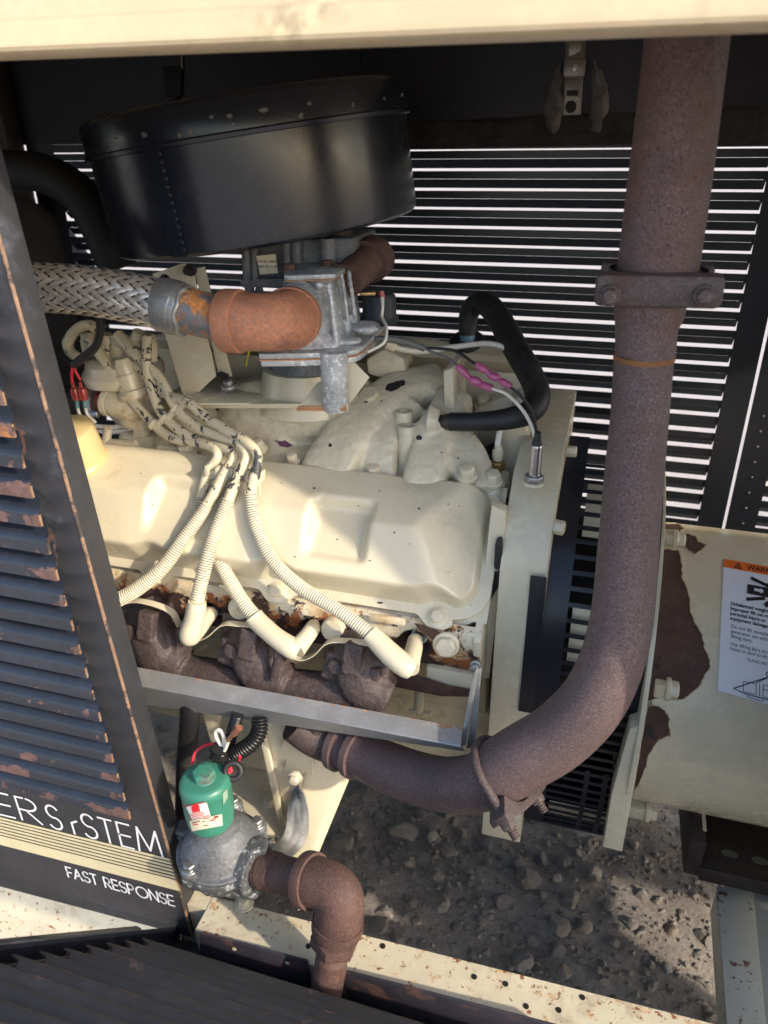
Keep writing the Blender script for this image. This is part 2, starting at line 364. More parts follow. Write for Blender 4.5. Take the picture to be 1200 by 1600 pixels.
M_foam = mat('torn_grey_insulation', (.12, .11, .105), .95, var=.35, vs=50, bump=1.0, bs=200, bump2=.6, bs2=60)
M_dark = mat('dark_interior', (.012, .011, .011), .7, var=.3, vs=12)
M_oilpan = mat('dull_cream_pan_paint', (.50, .44, .31), .45, var=.1, vs=14, bump=.1, layers=[((.30, .24, .15), .6, 12, .6, .1, 0, 0, 0)])
M_letter = mat('white_panel_lettering', (.78, .78, .80), .45, var=.06, vs=60)
M_stripe = mat('cream_panel_stripe', (.66, .57, .36), .42, var=.06, vs=30, layers=[((.35, .3, .2), .6, 120, .72, .03, 0, 0, 0)])
# ------------------------------------------------------------------ the ground
def ground_mat():
    M = bpy.data.materials.new('dusty_gravel_ground'); M.use_nodes = True; nt = M.node_tree; N = nt.nodes; L = nt.links; B = N['Principled BSDF']
    g = N.new('ShaderNodeNewGeometry')
    def nz(s, d=6, r=.65):
        n = N.new('ShaderNodeTexNoise'); n.inputs['Scale'].default_value = s; n.inputs['Detail'].default_value = d; n.inputs['Roughness'].default_value = r; L.new(g.outputs['Position'], n.inputs['Vector']); return n
    def cr(x, stops):
        r = N.new('ShaderNodeValToRGB'); L.new(x, r.inputs['Fac']); e = r.color_ramp.elements
        e[0].position, e[0].color = stops[0][0], (*stops[0][1], 1); e[1].position, e[1].color = stops[-1][0], (*stops[-1][1], 1)
        for p, c in stops[1:-1]: q = e.new(p); q.color = (*c, 1)
        return r.outputs['Color']
    a = cr(nz(7, 8).outputs['Fac'], [(.32, (.24, .215, .195)), (.5, (.34, .31, .285)), (.68, (.43, .40, .37))])
    b = cr(nz(120, 6).outputs['Fac'], [(.35, (.5, .48, .47)), (.55, (.8, .79, .77)), (.7, (1, 1, 1))])
    m = N.new('ShaderNodeMix'); m.data_type = 'RGBA'; m.blend_type = 'MULTIPLY'; m.inputs['Factor'].default_value = .75; L.new(a, m.inputs['A']); L.new(b, m.inputs['B'])
    sx = N.new('ShaderNodeSeparateXYZ'); L.new(g.outputs['Position'], sx.inputs[0])
    def mth(op, a, b=None):
        q = N.new('ShaderNodeMath'); q.operation = op
        for i_, x_ in enumerate((a, b)):
            if x_ is None: continue
            if hasattr(x_, 'is_output'): L.new(x_, q.inputs[i_])
            else: q.inputs[i_].default_value = x_
        return q.outputs[0]
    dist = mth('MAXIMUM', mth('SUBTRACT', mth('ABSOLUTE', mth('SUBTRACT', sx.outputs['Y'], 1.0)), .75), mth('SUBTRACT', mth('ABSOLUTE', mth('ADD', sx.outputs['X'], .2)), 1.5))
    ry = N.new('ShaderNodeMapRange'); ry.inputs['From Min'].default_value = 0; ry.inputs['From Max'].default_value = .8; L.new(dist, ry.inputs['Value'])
    pale = N.new('ShaderNodeMix'); pale.data_type = 'RGBA'; L.new(ry.outputs['Result'], pale.inputs['Factor']); L.new(m.outputs['Result'], pale.inputs['A']); pale.inputs['B'].default_value = (.52, .46, .42, 1)  # sunlit brightness put into the colour: ground paler beyond the enclosure footprint
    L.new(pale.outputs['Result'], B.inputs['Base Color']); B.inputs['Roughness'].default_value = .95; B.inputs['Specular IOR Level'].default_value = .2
    h = None
    for s, d, st in ((60, .006, .5), (260, .0022, .8)):
        bp = N.new('ShaderNodeBump'); bp.inputs['Strength'].default_value = st; bp.inputs['Distance'].default_value = d; L.new(nz(s, 8).outputs['Fac'], bp.inputs['Height'])
        if h: L.new(h, bp.inputs['Normal'])
        h = bp.outputs['Normal']
    L.new(h, B.inputs['Normal']); return M
def gz(x, y):
    f = max(0, 1 - max(0, max(abs(x) - 1.2, abs(y - 1) - 1.2)))
    p = Vector((x, y, 0))
    return f * (.016 * noise.noise(p * 4) + .010 * noise.noise(p * 11 + V(3, 1, 0)) + .004 * noise.noise(p * 34))
xs = [-400, -120, -40, -15, -6, -3, -1.9, -1.4] + [-1.1 + .02 * i for i in range(96)] + [1.0, 1.4, 2, 3.5, 7, 16, 40, 120, 400]
ys = [-400, -120, -40, -12, -4, -1.5, -.6, -.1] + [.3 + .02 * i for i in range(86)] + [2.2, 2.8, 4, 7, 14, 30, 80, 200, 600]
mb = MB(); mb.grid(lambda u, v: V(xs[round(u * (len(xs) - 1))], ys[round(v * (len(ys) - 1))], gz(xs[round(u * (len(xs) - 1))], ys[round(v * (len(ys) - 1))])), len(xs) - 1, len(ys) - 1)
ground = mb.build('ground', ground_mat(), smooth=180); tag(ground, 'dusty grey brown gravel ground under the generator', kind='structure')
M_stone = []
for k, c in enumerate([(.20, .185, .172), (.26, .24, .222), (.16, .15, .15), (.23, .195, .165), (.15, .08, .055)]):
    M_stone.append(mat('stone_%s' % ['grey', 'pale', 'slate', 'tan', 'rust'][k], c, .85, var=.2, vs=50, bump=.5, bs=260, layers=[((.19, .165, .14), .95, 40, .55, .1, 0, 0, 0)], spec=.25))
def stone_mesh(seed, sub=2, flat=.6):
    rng = random.Random(seed); bm = bmesh.new(); bmesh.ops.create_icosphere(bm, subdivisions=sub, radius=1)
    o = V(rng.uniform(-9, 9), rng.uniform(-9, 9), rng.uniform(-9, 9))
    pl = [(Vector((rng.uniform(-1, 1), rng.uniform(-1, 1), rng.uniform(-1, 1))).normalized(), rng.uniform(.50, .82)) for _ in range(11)]
    for v in bm.verts:
        for n, d in pl:
            e = v.co.dot(n) - d
            if e > 0: v.co -= n * e
        v.co *= 1 + .12 * noise.noise(v.co * 1.3 + o); v.co.z *= flat
    me = bpy.data.meshes.new('stone'); bm.to_mesh(me); bm.free(); return me
protos = []
for k in range(14):
    me = stone_mesh(k, 2, .42 + .22 * random.random()); me.polygons.foreach_set('use_smooth', [True] * len(me.polygons)); me.set_sharp_from_angle(angle=R_(18)); me.materials.append(M_stone[[0, 1, 2, 0, 3, 0, 1, 2, 0, 3, 1, 0, 2, 1][k]]); protos.append(me)
me_rust = stone_mesh(77, 2, .7); me_rust.polygons.foreach_set('use_smooth', [True] * len(me_rust.polygons)); me_rust.materials.append(M_stone[4])
def put_stone(px, py, w, me=None, rng=random):
    p = at(px, py, Z=0.0); r = rad(w, p)
    o = bpy.data.objects.new('stone', me or rng.choice(protos)); COL.objects.link(o)
    o.location = (p.x, p.y, gz(p.x, p.y) + r * .06); o.scale = (r * rng.uniform(.9, 1.1), r * rng.uniform(.75, 1.0), r * rng.uniform(.8, 1.1)); o.rotation_euler = (rng.uniform(-.25, .25), rng.uniform(-.25, .25), rng.uniform(0, 6.3)); o.parent = ground
for px, py, w in [(625, 1300, 44), (532, 1318, 34), (675, 1310, 20), (722, 1300, 20), (812, 1352, 28), (830, 1378, 38), (847, 1335, 30), (788, 1408, 38), (890, 1405, 34), (926, 1372, 22), (870, 1448, 36), (833, 1466, 24), (815, 1498, 36), (805, 1450, 18), (910, 1450, 28), (930, 1368, 22), (688, 1412, 28), (643, 1412, 22), (870, 1488, 26), (700, 1330, 26), (660, 1275, 22), (560, 1290, 26), (590, 1275, 18), (760, 1320, 20), (700, 1270, 24), (770, 1295, 16), (640, 1350, 22), (600, 1350, 22), (680, 1370, 24), (735, 1375, 16), (760, 1350, 18), (750, 1440, 16), (790, 1465, 14), (950, 1420, 16), (960, 1475, 16), (985, 1450, 18), (1000, 1460, 22), (1000, 1400, 14), (1108, 1470, 24), (1097, 1458, 22), (1085, 1400, 14), (1065, 1300, 14), (1080, 1285, 14), (920, 1320, 22), (880, 1345, 24), (715, 1450, 20), (600, 1430, 26), (575, 1400, 22), (590, 1450, 34), (620, 1470, 20), (660, 1480, 22), (265, 1180, 20), (250, 1220, 24), (258, 1140, 18), (262, 1255, 18), (690, 1500, 20), (740, 1490, 16), (545, 1355, 20), (565, 1330, 18), (610, 1320, 18), (650, 1440, 16), (720, 1410, 16), (850, 1420, 14), (960, 1340, 18), (990, 1320, 16), (1030, 1340, 12), (1010, 1500, 14), (940, 1510, 18), (880, 1520, 22), (1060, 1520, 12)]:
    put_stone(px, py, w * 1.35)
put_stone(1045, 1452, 30, me_rust)
rg_ = random.Random(31)
for k in range(110):
    px, py = rg_.uniform(520, 1110), rg_.uniform(1255, 1585)
    if py > 1395 + (px - 310) * .265 or (px < 560 and py > 1340) or (px > 760 and py < 1330 and px < 990): continue
    put_stone(px, py, rg_.uniform(9, 20), rng=rg_)
rng = random.Random(5); mb = MB(); small = [stone_mesh(100 + k, 1, .65) for k in range(8)]
data = [([v.co.copy() for v in m.vertices], [tuple(p.vertices) for p in m.polygons]) for m in small]
for k in range(6500):
    x = rng.uniform(-.75, .5); y = rng.uniform(.62, 1.6); r = min(.011, .0018 + rng.expovariate(1 / .0022)); a = rng.uniform(0, 6.3); c, s_ = math.cos(a), math.sin(a)
    vs, fs = rng.choice(data); o = V(x, y, gz(x, y) + r * .2)
    mb.add([o + V((v.x * c - v.y * s_) * r, (v.x * s_ + v.y * c) * r * .9, v.z * r) for v in vs], fs)
gr = mb.build('gravel', M_stone[0], smooth=30); tag(gr, 'fine grey pebbles scattered over the dusty ground', 'gravel', kind='stuff')
for m in small: bpy.data.meshes.remove(m)

# ------------------------------------------------------------------ enclosure: roof, rear wall, louvred panels
YN, YR = 0.60, 1.40
enc = thing('enclosure_roof', (-.4, .55, 1.36), 'cream painted roof edge of the enclosure, blurred across the top', 'roof')
def edge_line(py_l, py_r, Y): return at(0, py_l, Y), at(1200, py_r, Y)
a, b = edge_line(85, 38, .55); dirx = (b - a) / (b.x - a.x)
def roofz(x): return a.z + (x - a.x) * dirx.z
mb = MB(); x0, x1 = -1.6, 1.2
prof = [(.555, 0), (.550, .003), (.553, .018), (.556, .022), (.566, .024), (.60, .075), (.66, .12), (1.5, .16), (1.5, .154), (.664, .114), (.606, .070), (.60, .0)]
vs = []
for x in (x0, x1):
    for (y, z) in prof: vs.append(V(x, y, roofz(x) + z))
n = len(prof); mb.add(vs, [(i, (i + 1) % n, n + (i + 1) % n, n + i) for i in range(n)] + [tuple(range(n)), tuple(range(2 * n - 1, n - 1, -1))])
mb.build('roof_rail', mat('tan_cream_roof_paint', (.54, .435, .28), .4, var=.07, vs=12, bump=.1, layers=[((.50, .41, .26), .6, 10, .6, .1, 0, 0, 0), ((.25, .12, .06), .8, 40, .77, .02, 0, 0, 0)]), enc, bevel=.0015)  # even tan cream base colour with random mottling
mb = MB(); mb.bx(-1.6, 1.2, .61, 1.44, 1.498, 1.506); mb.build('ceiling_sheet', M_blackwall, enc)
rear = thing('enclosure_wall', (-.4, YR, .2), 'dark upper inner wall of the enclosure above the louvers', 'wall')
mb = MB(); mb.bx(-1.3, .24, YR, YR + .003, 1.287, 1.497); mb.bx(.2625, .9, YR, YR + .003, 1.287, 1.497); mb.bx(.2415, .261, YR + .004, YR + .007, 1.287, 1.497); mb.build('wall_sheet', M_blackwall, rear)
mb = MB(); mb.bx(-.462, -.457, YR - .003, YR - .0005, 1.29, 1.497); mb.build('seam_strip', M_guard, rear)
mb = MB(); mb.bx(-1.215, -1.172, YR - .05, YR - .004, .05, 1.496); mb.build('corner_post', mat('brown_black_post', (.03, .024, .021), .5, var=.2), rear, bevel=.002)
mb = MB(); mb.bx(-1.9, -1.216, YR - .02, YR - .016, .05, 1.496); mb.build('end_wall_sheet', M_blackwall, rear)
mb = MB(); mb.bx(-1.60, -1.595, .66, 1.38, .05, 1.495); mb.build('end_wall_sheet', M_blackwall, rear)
def louvre_panel(name, label, xa, xb, stile_l, stile_r, z_first, pitch, rows):
    t = thing(name, (xa, YR, .3), label, 'louvered panel', 'rear louvered panels')
    sh = None
    for k in range(rows):
        z = z_first - k * pitch
        if sh is None:
            mb = MB()
            P = [(0, -.0125), (0, 0), (.0012, 0), (.0012, -.0125)]; Q = [(.0014, -.0130), (.0150, -.0272), (.0140, -.0280), (.0004, -.0138)]   # strip, then hood leaning out and down
            for PP in (P, Q):
                vs = [V(x, y, zz) for x in (xa, xb) for (y, zz) in PP]; n = len(PP)
                mb.add(vs, [(i, n + i, n + (i + 1) % n, (i + 1) % n) for i in range(n)] + [tuple(range(n - 1, -1, -1)), tuple(range(n, 2 * n))])
            for xe_ in (xa + .002, (xa + xb) / 2, xb - .002): mb.bx(xe_ - .002, xe_ + .002, .0003, .0010, -.0142, -.0120)
            sh = mb.mesh('slat')
        o = link('slat', sh, M_guard, None, 0); o.location = (0, YR, z + random.uniform(-.0005, .0005)); o.rotation_euler.y = random.uniform(-.0012, .0012); o.parent = t; o.matrix_parent_inverse = t.matrix_world.inverted()
    zt = z_first + .02; zb = z_first - rows * pitch
    mb = MB(); mb.bx(stile_l, xa, YR - .002, YR + .001, .10, zt); mb.build('stile', M_guard, t)
    mb = MB(); mb.bx(xb, stile_r, YR - .002, YR + .001, .10, zt); mb.build('stile', M_guard, t)
    mb = MB(); mb.bx(xa, xb, YR - .0015, YR + .0005, .10, zb + .006); mb.build('bottom_sheet', M_guard, t)
    mb = MB(); mb.bx(xa, xb, YR - .0015, YR + .0005, z_first + .0025, 1.2869); mb.build('top_sheet', M_guard, t)
    return t
pitch = .0314
lp1 = louvre_panel('louvered_panel', 'wide black louvered rear panel behind the engine, daylight through its slots', -1.108, .213, -1.17, .2585, 1.2698, pitch, 21)
lp2 = louvre_panel('louvered_panel', 'black louvered rear panel at the right edge, beyond the bright gap', .316, .86, .2640, .9, 1.2698, pitch, 21)
mb = MB()
for k in range(9): p = at(1133 - k * 2.4 + 60 - 2.2 * k, 650 + k * 24, YR - .003); mb.lathe(p, (0, -1, 0), [(0, .0022), (.001, .0016)], 8)
mb.build('rivet_row', M_zinc, lp2)
# latch and torn lining on the rear wall
la = thing('door_latch', at(893, 180, YR), 'small dull steel door latch hanging on the dark rear wall', 'latch')
def wallpt(px, py, d=0): return at(px, py, YR - d)
def quadplate(name, m, par, px, th, d, bev=.0008):
    P = [wallpt(x, y, d) for x, y in px]; mb = MB(); mb.prism(P, V(0, -th, 0)); return mb.build(name, m, par, bevel=bev)
M_latch = mat('dull_latch_steel', (.22, .20, .17), .38, metal=.8, var=.2, vs=60)
quadplate('base_plate', M_latch, la, [(884, 55), (917, 55), (908, 180), (880, 180)], .004, .001)
quadplate('keeper', M_latch, la, [(883, 93), (917, 93), (914, 120), (881, 120)], .012, .005)
quadplate('striker', M_latch, la, [(884, 123), (908, 123), (906, 152), (882, 152)], .007, .005)
quadplate('striker', M_dark, la, [(886, 141), (904, 141), (903, 150), (885, 150)], .002, .0125)
mb = MB(); mb.lathe(wallpt(898, 106, .017), (0, -1, 0), [(0, .006), (.003, .006), (.004, .004)], 16); mb.build('rivet', M_zinc, la)
mb = MB(); mb.lathe(wallpt(892, 167, .005), (0, -1, 0), [(0, .009), (.0015, .009)], 18); mb.build('hole_plug', M_dark, la)
quadplate('lever', M_latch, la, [(890, 58), (914, 58), (908, 82), (888, 90)], .008, .005)
def blob(name, pxs, m, par, th=.012, d=.0015, seed=0):
    P = [wallpt(x, y, d) for x, y in pxs]; c = sum(P, V(0, 0, 0)) / len(P); Q = []
    cl = catmull([tuple(p) for p in P] + [tuple(P[0])], 6)[:-1]
    mb = MB(); K = len(cl); rings = [(1, 0), (.94, .5), (.7, .9), (.35, 1.0)]
    vs = []
    for s_, h in rings:
        for q in cl:
            q = V(*q); w = c + (q - c) * s_; hh = h * th * (.7 + .6 * noise.noise(w * 60 + V(seed, 0, 0))); vs.append(V(w.x + .003 * noise.noise(w * 90), w.y - max(0, hh), w.z + .003 * noise.noise(w * 90 + V(9, 0, 0))))
    fs = [(i * K + k, i * K + (k + 1) % K, (i + 1) * K + (k + 1) % K, (i + 1) * K + k) for i in range(3) for k in range(K)] + [tuple(3 * K + k for k in range(K))]
    mb.add(vs, fs); return mb.build(name, m, par, smooth=180)
ins = blob('torn_lining', [(877, 95), (862, 120), (852, 150), (849, 185), (862, 210), (876, 200), (882, 160), (881, 120)], M_foam, None, .016); tag(ins, 'torn grey foam lining hanging left of the latch', 'lining')
ins = blob('torn_lining', [(928, 90), (945, 120), (951, 160), (944, 200), (930, 215), (920, 190), (922, 140)], M_foam, None, .012, seed=4); tag(ins, 'torn grey foam lining hanging right of the latch', 'lining')
ins = blob('torn_lining', [(640, 190), (760, 186), (850, 180), (985, 176), (1200, 170), (1200, 224), (985, 226), (640, 230)], mat('dark_lining', (.03, .026, .024), .95, var=.4, vs=30, bump=1, bs=120, bump2=.8, bs2=40), None, .008, .002, seed=2); tag(ins, 'dark ragged strip of lining along the rear wall above the slots', 'lining')
la2 = thing('door_latch', at(272, 160, YR), 'dim latch in the dark above the air cleaner', 'latch')
quadplate('base_plate', M_dark, la2, [(258, 105), (284, 105), (284, 150), (262, 152)], .008, .001)
quadplate('lever', M_latch, la2, [(283, 82), (286, 82), (287, 108), (284, 108)], .003, .001)
mb = MB(); mb.tube([wallpt(272, 150, .006), wallpt(275, 172, .006)], .006, 10); mb.build('rod', M_dark, la2)

# ------------------------------------------------------------------ near louvred side panel with the lettering
sp = thing('side_panel', at(150, 1400, YN), 'weathered black louvered side panel with white lettering and cream stripes', 'side panel')
def LP(px, py, d=0.0): return at(px, py, YN - d)
cornerx = lambda z: LP(49, 560).x + (z - LP(49, 560).z) * (LP(293, 1440).x - LP(49, 560).x) / (LP(293, 1440).z - LP(49, 560).z)
zb_l, zb_r = LP(0, 1385), LP(288, 1461)
def zbot(x): return zb_l.z + (x - zb_l.x) * (zb_r.z - zb_l.z) / (zb_r.x - zb_l.x)
xl = -1.05; zt = 1.36; tips = [(20, 633), (33.6, 685), (51, 737), (66, 785), (79, 830), (92, 872.5), (106, 917), (119, 957), (131, 994), (142, 1031), (153, 1066), (164, 1102), (174, 1133), (183, 1165), (194, 1197), (202, 1225), (211, 1254), (218, 1281)]
tz = [LP(x, y, .02) for x, y in tips]
pit = (tz[0].z - tz[-1].z) / (len(tz) - 1)
# flat sheet: strips between louvre slots, right border, bottom field
SLH = .020       # slot height
zrow = [tz[-1].z + pit * k for k in range(24)]     # lip bottoms, from the lowest up
slot_end = lambda z: cornerx(z) - .052
def sheetquad(mb, P, th=.0025): mb.prism(P, V(0, th, 0))
mb = MB()
zlow = zrow[0] - .004
mb.prism([V(xl, YN, zbot(xl)), V(cornerx(zb_r.z), YN, zb_r.z), V(cornerx(zlow), YN, zlow), V(xl, YN, zlow)], V(0, .0025, 0))
field = mb.build('sheet', M_panel, sp)
mb = MB(); N_ = 60
mb.grid(lambda u, v: (lambda z: V(slot_end(z) + .0 + (cornerx(z) - slot_end(z)) * v, YN + .0004, z))(zlow + (zt - zlow) * u), N_, 8, lambda u, v: .62 * max(0, .55 - v) + .40 * max(0, noise.noise(V(u * 9, 3, 1))) * (1 - v) + (.16 if v > .93 else 0))
mb.build('sheet', M_panel, sp, smooth=0)
lou = None
for k, z in enumerate(zrow):
    if z > zt - .05: break
    xe = cornerx(z) - .028; nn = 60; rngk = random.Random(k)
    # hood profile (d outwards, h above lip bottom)
    prof = [(0.0, .0415), (.0025, .0365), (.007, .0312), (.0125, .0265), (.0172, .0222), (.0195, .0185), (.0200, .0165), (.0200, .0)]
    prof = [(d * 1.15, (h * .86 if h < .017 else h) * pit / .0445) for d, h in prof]
    mb = MB(); m = len(prof) - 1
    def fn(u, v):
        j = round(v * m); d, h = prof[j]; xr = xe - .016 * (1 - min(1, d / .016)); return V(xl + (xr - xl) * u, YN - d, z + h)
    sd_ = rngk.uniform(0, 50); amt = rngk.uniform(.05, .24) + (.18 if k >= 13 else 0) + (.15 if k < 1 else 0)
    def wf(u, v):
        j = round(v * m); x = xl + (xe - xl) * u
        e = .5 + .5 * noise.noise(V(x * 9, sd_, 0)) + .25 * noise.noise(V(x * 30, sd_, 4))
        lip = 1.0 if j >= 6 else (.75 if j == 5 else (.45 if j == 4 else .2 if j == 3 else 0.0))
        return lip * (amt + .55 * e) * 1.0 + (.25 if u > .965 else 0)
    mb.sheet(fn, nn, m, .0012, wf); mb.build('louver', M_louver, sp, smooth=50)
    mb = MB(); mb.bx(xe + .0002, xe + .0013, YN - .0236, YN - .0205, z, z + .0140); mb.build('louver_edge', M_lip, sp)
# flange turned inwards along the right edge
mb = MB(); wd = .034
mb.grid(lambda u, v: (lambda z: V(cornerx(z) + .0012 * math.sin(v * 3.1), YN + wd * v, z))(zb_r.z + .004 + (zt - zb_r.z) * u), 80, 6, lambda u, v: (.18 if v < .1 else 0) + (.35 * max(0, 1 - u / .12)))
mb.build('flange', M_panel, sp, smooth=60)
mb = MB()
pth = [V(cornerx(z), YN + .0012, z) for z in [zb_r.z + .004 + (zt - zb_r.z - .004) * i / 50 for i in range(51)]]
mb.tube(pth, .0022, 8); mb.build('worn_edge', M_lip, sp)
# back face so that nothing shines through
mb = MB(); mb.bx(xl, -.62, YN + .0045, YN + .006, .45, zt); mb.build('backing_sheet', M_dark, sp)
# stripes
def pband(pa, pb, pc, pd, d): return [LP(*pa, d), LP(*pb, d), LP(*pc, d), LP(*pd, d)]
sl0 = (0, 1277); sr0 = (263, 1340); slz = [(1277, 1346)]
def sline(t): return (0, 1277 + 42 * t), (266 + 14 * t, 1342 + 50 * t)     # t 0..1 from top stripe to the foot of the band
lines = [(0.0, .072), (.113, .183), (.226, .296), (.339, .409), (.452, .522), (.565, .625), (.668, 1.0)]
for t0, t1 in lines:
    (a0, a1), (b0, b1) = sline(t0), sline(t1)
    mb = MB(); P = [LP(a0[0] - 60, a0[1] - 15, .0006), LP(*a1, .0006), LP(*b1, .0006), LP(b0[0] - 60, b0[1] - 15, .0006)]
    mb.prism(P, V(0, -.0003, 0)); mb.build('stripe', M_stripe, sp)
# lettering: stroke letters on a unit box (x right, y up)
ARC = lambda cx, cy, rx, ry, a0, a1, n=14: [(cx + rx * math.cos(R_(a0 + (a1 - a0) * i / n)), cy + ry * math.sin(R_(a0 + (a1 - a0) * i / n))) for i in range(n + 1)]
STK = {'P': (.55, [[(0, 0), (0, 1)], [(0, 1), (.25, 1)] + ARC(.25, .74, .26, .26, 90, -90) + [(0, .48)]]),
 'O': (1.0, [ARC(.5, .5, .5, .5, 0, 360, 32)]), 'W': (1.15, [[(0, 1), (.30, 0), (.575, .95), (.85, 0), (1.15, 1)]]),
 'E': (.48, [[(.48, 1), (0, 1), (0, 0), (.48, 0)], [(0, .5), (.44, .5)]]), 'F': (.44, [[(.44, 1), (0, 1), (0, 0)], [(0, .5), (.4, .5)]]),
 'R': (.55, [[(0, 0), (0, 1)], [(0, 1), (.25, 1)] + ARC(.25, .74, .26, .26, 90, -90) + [(0, .48)], [(.2, .48), (.55, 0)]]),
 'S': (.52, [ARC(.26, .745, .245, .255, 30, 270, 14) + ARC(.26, .25, .26, .25, 90, -150, 14)[1:]]),
 'y': (.5, [[(.25, 0), (.25, .46)], [(.25, .46), (.48, .58)]]),
 'T': (.5, [[(0, 1), (.5, 1)], [(.25, 1), (.25, 0)]]), 'M': (.9, [[(0, 0), (.1, 1), (.45, .12), (.8, 1), (.9, 0)]]),
 'A': (.72, [[(0, 0), (.36, 1), (.72, 0)], [(.14, .36), (.58, .36)]]), 'N': (.68, [[(0, 0), (0, 1), (.68, 0), (.68, 1)]]), ' ': (.32, [])}
def strokes(txt, P0, P1, h, wt, gap, par, name, m, th=.0004, right=False):
    """lettering along P0->P1 (baseline); h letter height vector, wt stroke width"""
    ux = (P1 - P0).normalized(); tot = sum(STK[c][0] for c in txt) + gap * (len(txt) - 1); sc = (P1 - P0).length / tot
    x = 0
    for c in txt:
        w, sts = STK[c]
        if sts:
            mb = MB()
            for li, st in enumerate(sts):
                pts = [P0 + ux * (x + q[0]) * sc + h * q[1] for q in st]
                for i in range(len(pts) - 1):
                    d = (pts[i + 1] - pts[i]); L_ = d.length; d.normalize(); n_ = V(0, -1, 0).cross(d).normalized() * wt / 2; e = d * wt * .42
                    dz = V(0, -.00004 * (li + (i % 2)), 0)
                    mb.add([pts[i] - e - n_ + dz, pts[i + 1] + e - n_ + dz, pts[i + 1] + e + n_ + dz, pts[i] - e + n_ + dz], [(0, 1, 2, 3)])
            mb.build(name, m, par, smooth=0)
        x += w + gap
pe = LP(252, 1338, .001); pd_ = LP(0, 1279, .001); ux = (pe - pd_).normalized()
hh = V(0, 0, 1) * (LP(8, 1246, .001) - LP(19, 1286, .001)).length * .88
strokes('POWER', pd_ - ux * .22 + V(0, 0, .010), LP(66, 1288, .001), hh, .0036, .20, sp, 'letter', M_letter)
strokes('SySTEM', LP(80, 1293, .001), LP(254, 1338, .001), hh, .0036, .22, sp, 'letter', M_letter)
f0 = LP(107, 1370, .001); f1 = LP(273, 1416, .001); hf = V(0, 0, 1) * (LP(102, 1356, .001) - LP(107, 1371, .001)).length
strokes('FAST RESPONSE', f0, f1, hf * 1.05, .0030, .19, sp, 'letter', M_letter)

# ------------------------------------------------------------------ skid: rail, side, cross member, black channel
rail = thing('skid_rail', at(700, 1500, Z=.27), 'cream painted steel skid rail with rust stains along the front', 'rail')
zr = .27; xr0, xr1 = -.472, at(1140, 1600, Z=zr).x + .5
def rk(x): return .629 + (x + .486) * (.640 - .629) / (.465)      # rear edge
mb = MB(); nseg = 90
yf = .574
mb.grid(lambda u, v: V(xr0 + (xr1 - xr0) * u, yf + (rk(xr0 + (xr1 - xr0) * u) - yf) * v, zr), nseg, 10, lambda u, v: .55 * max(0, v - .72) * (.6 + .8 * noise.noise(V(u * 22, 1, 2))) + .12 * max(0, noise.noise(V(u * 30, v * 6, 5))))
mb.grid(lambda u, v: V(xr0 + (xr1 - xr0) * u, rk(xr0 + (xr1 - xr0) * u), zr - .20 * v), nseg, 2)
mb.grid(lambda u, v: V(xr0 + (xr1 - xr0) * u, yf, zr - .20 + .20 * v), nseg, 2)
mb.build('rail_body', M_rail, rail, smooth=40)
for px, py in [(598, 1478), (741, 1526), (790, 1537), (910, 1558), (822, 1572), (482, 1478), (873, 1578)]:
    p = at(px, py, Z=zr + .0006); mb = MB(); r_ = rad(9, p)
    mb.lathe(p - V(0, 0, .001), (0, 0, 1), [(0, r_), (.0012, r_ * .96)], 18); mb.build('bolt_hole', M_dark, rail)
mb = MB(); mb.bx(-1.1, -.4725, .608, .632, .07, zr - .001); mb.build('rail_body', M_rail, rail)
mb = MB(); P = [LP(-120, 1356, -.006), LP(286, 1461, -.006)]
mb.sheet(lambda u, v: P[0] + (P[1] - P[0]) * u + V(0, -.016 * sstep(0, .3, v), -.16 * v + .012), 20, 10, .003)
sk = mb.build('skirt', M_rail, rail, smooth=60)
cm = thing('cross_member', at(1150, 1500, Z=.262), 'grey cream steel skid cross plate with rust pits at the lower right', 'cross member')
mb = MB(); pa, pb = at(1120, 1385, Z=.255), at(1136, 1600, Z=.255); pc, pd2 = at(1176, 1385, Z=.255), at(1197, 1600, Z=.255)
mb.prism([pa, pb, pd2, pc], V(0, 0, -.008)); mb.build('plate', mat('grey_cream_plate_paint', (.46, .46, .40), .5, var=.06, vs=14, bump=.1, layers=[((.16, .07, .045), .85, 75, .62, .015, 0, 0, -.5), ((.06, .03, .025), .8, 150, .66, .02, 0, 0, -.5)]), cm, bevel=.0008)
mb = MB(); mb.prism([pc + V(.0005, 0, -.003), pd2 + V(.0005, 0, -.003), pd2 + V(.25, 0, -.003), pc + V(.25, 0, -.003)], V(0, 0, -.008)); mb.build('plate', mat('grey_cream_plate_plain', (.45, .45, .40), .45, var=.06, vs=14), cm, bevel=.0008)
mb = MB(); mb.prism([pa + V(.001, 0, -.009), pb + V(.001, 0, -.009), pb + V(.001, 0, -.06), pa + V(.001, 0, -.06)], V(.004, 0, 0)); mb.build('web', M_rail, cm)
ch = thing('support_channel', at(1100, 1390, .93), 'dark brown steel channel with oval holes below the generator', 'channel')
M_ch = mat('dark_brown_channel_paint', (.03, .021, .02), .55, var=.3, vs=20, bump=.15, layers=[((.08, .04, .03), .8, 30, .62, .06, 0, 0, 0)])
q = lambda px, py, Y=.88: at(px, py, Y)
A = q(1095, 1352, .86); Bp = q(1200, 1372, .86)
mb = MB(); z1 = A.z; mb.prism([V(A.x, A.y, z1), V(.75, A.y, z1), V(.75, A.y + .14, z1), V(A.x, A.y + .14, z1)], V(0, 0, -.006)); mb.build('top_web', M_ch, ch)
mb = MB(); mb.bx(A.x, .75, A.y - .006, A.y - .0005, z1 - .026, z1 + .001); mb.build('front_lip', M_ch, ch, bevel=.001)
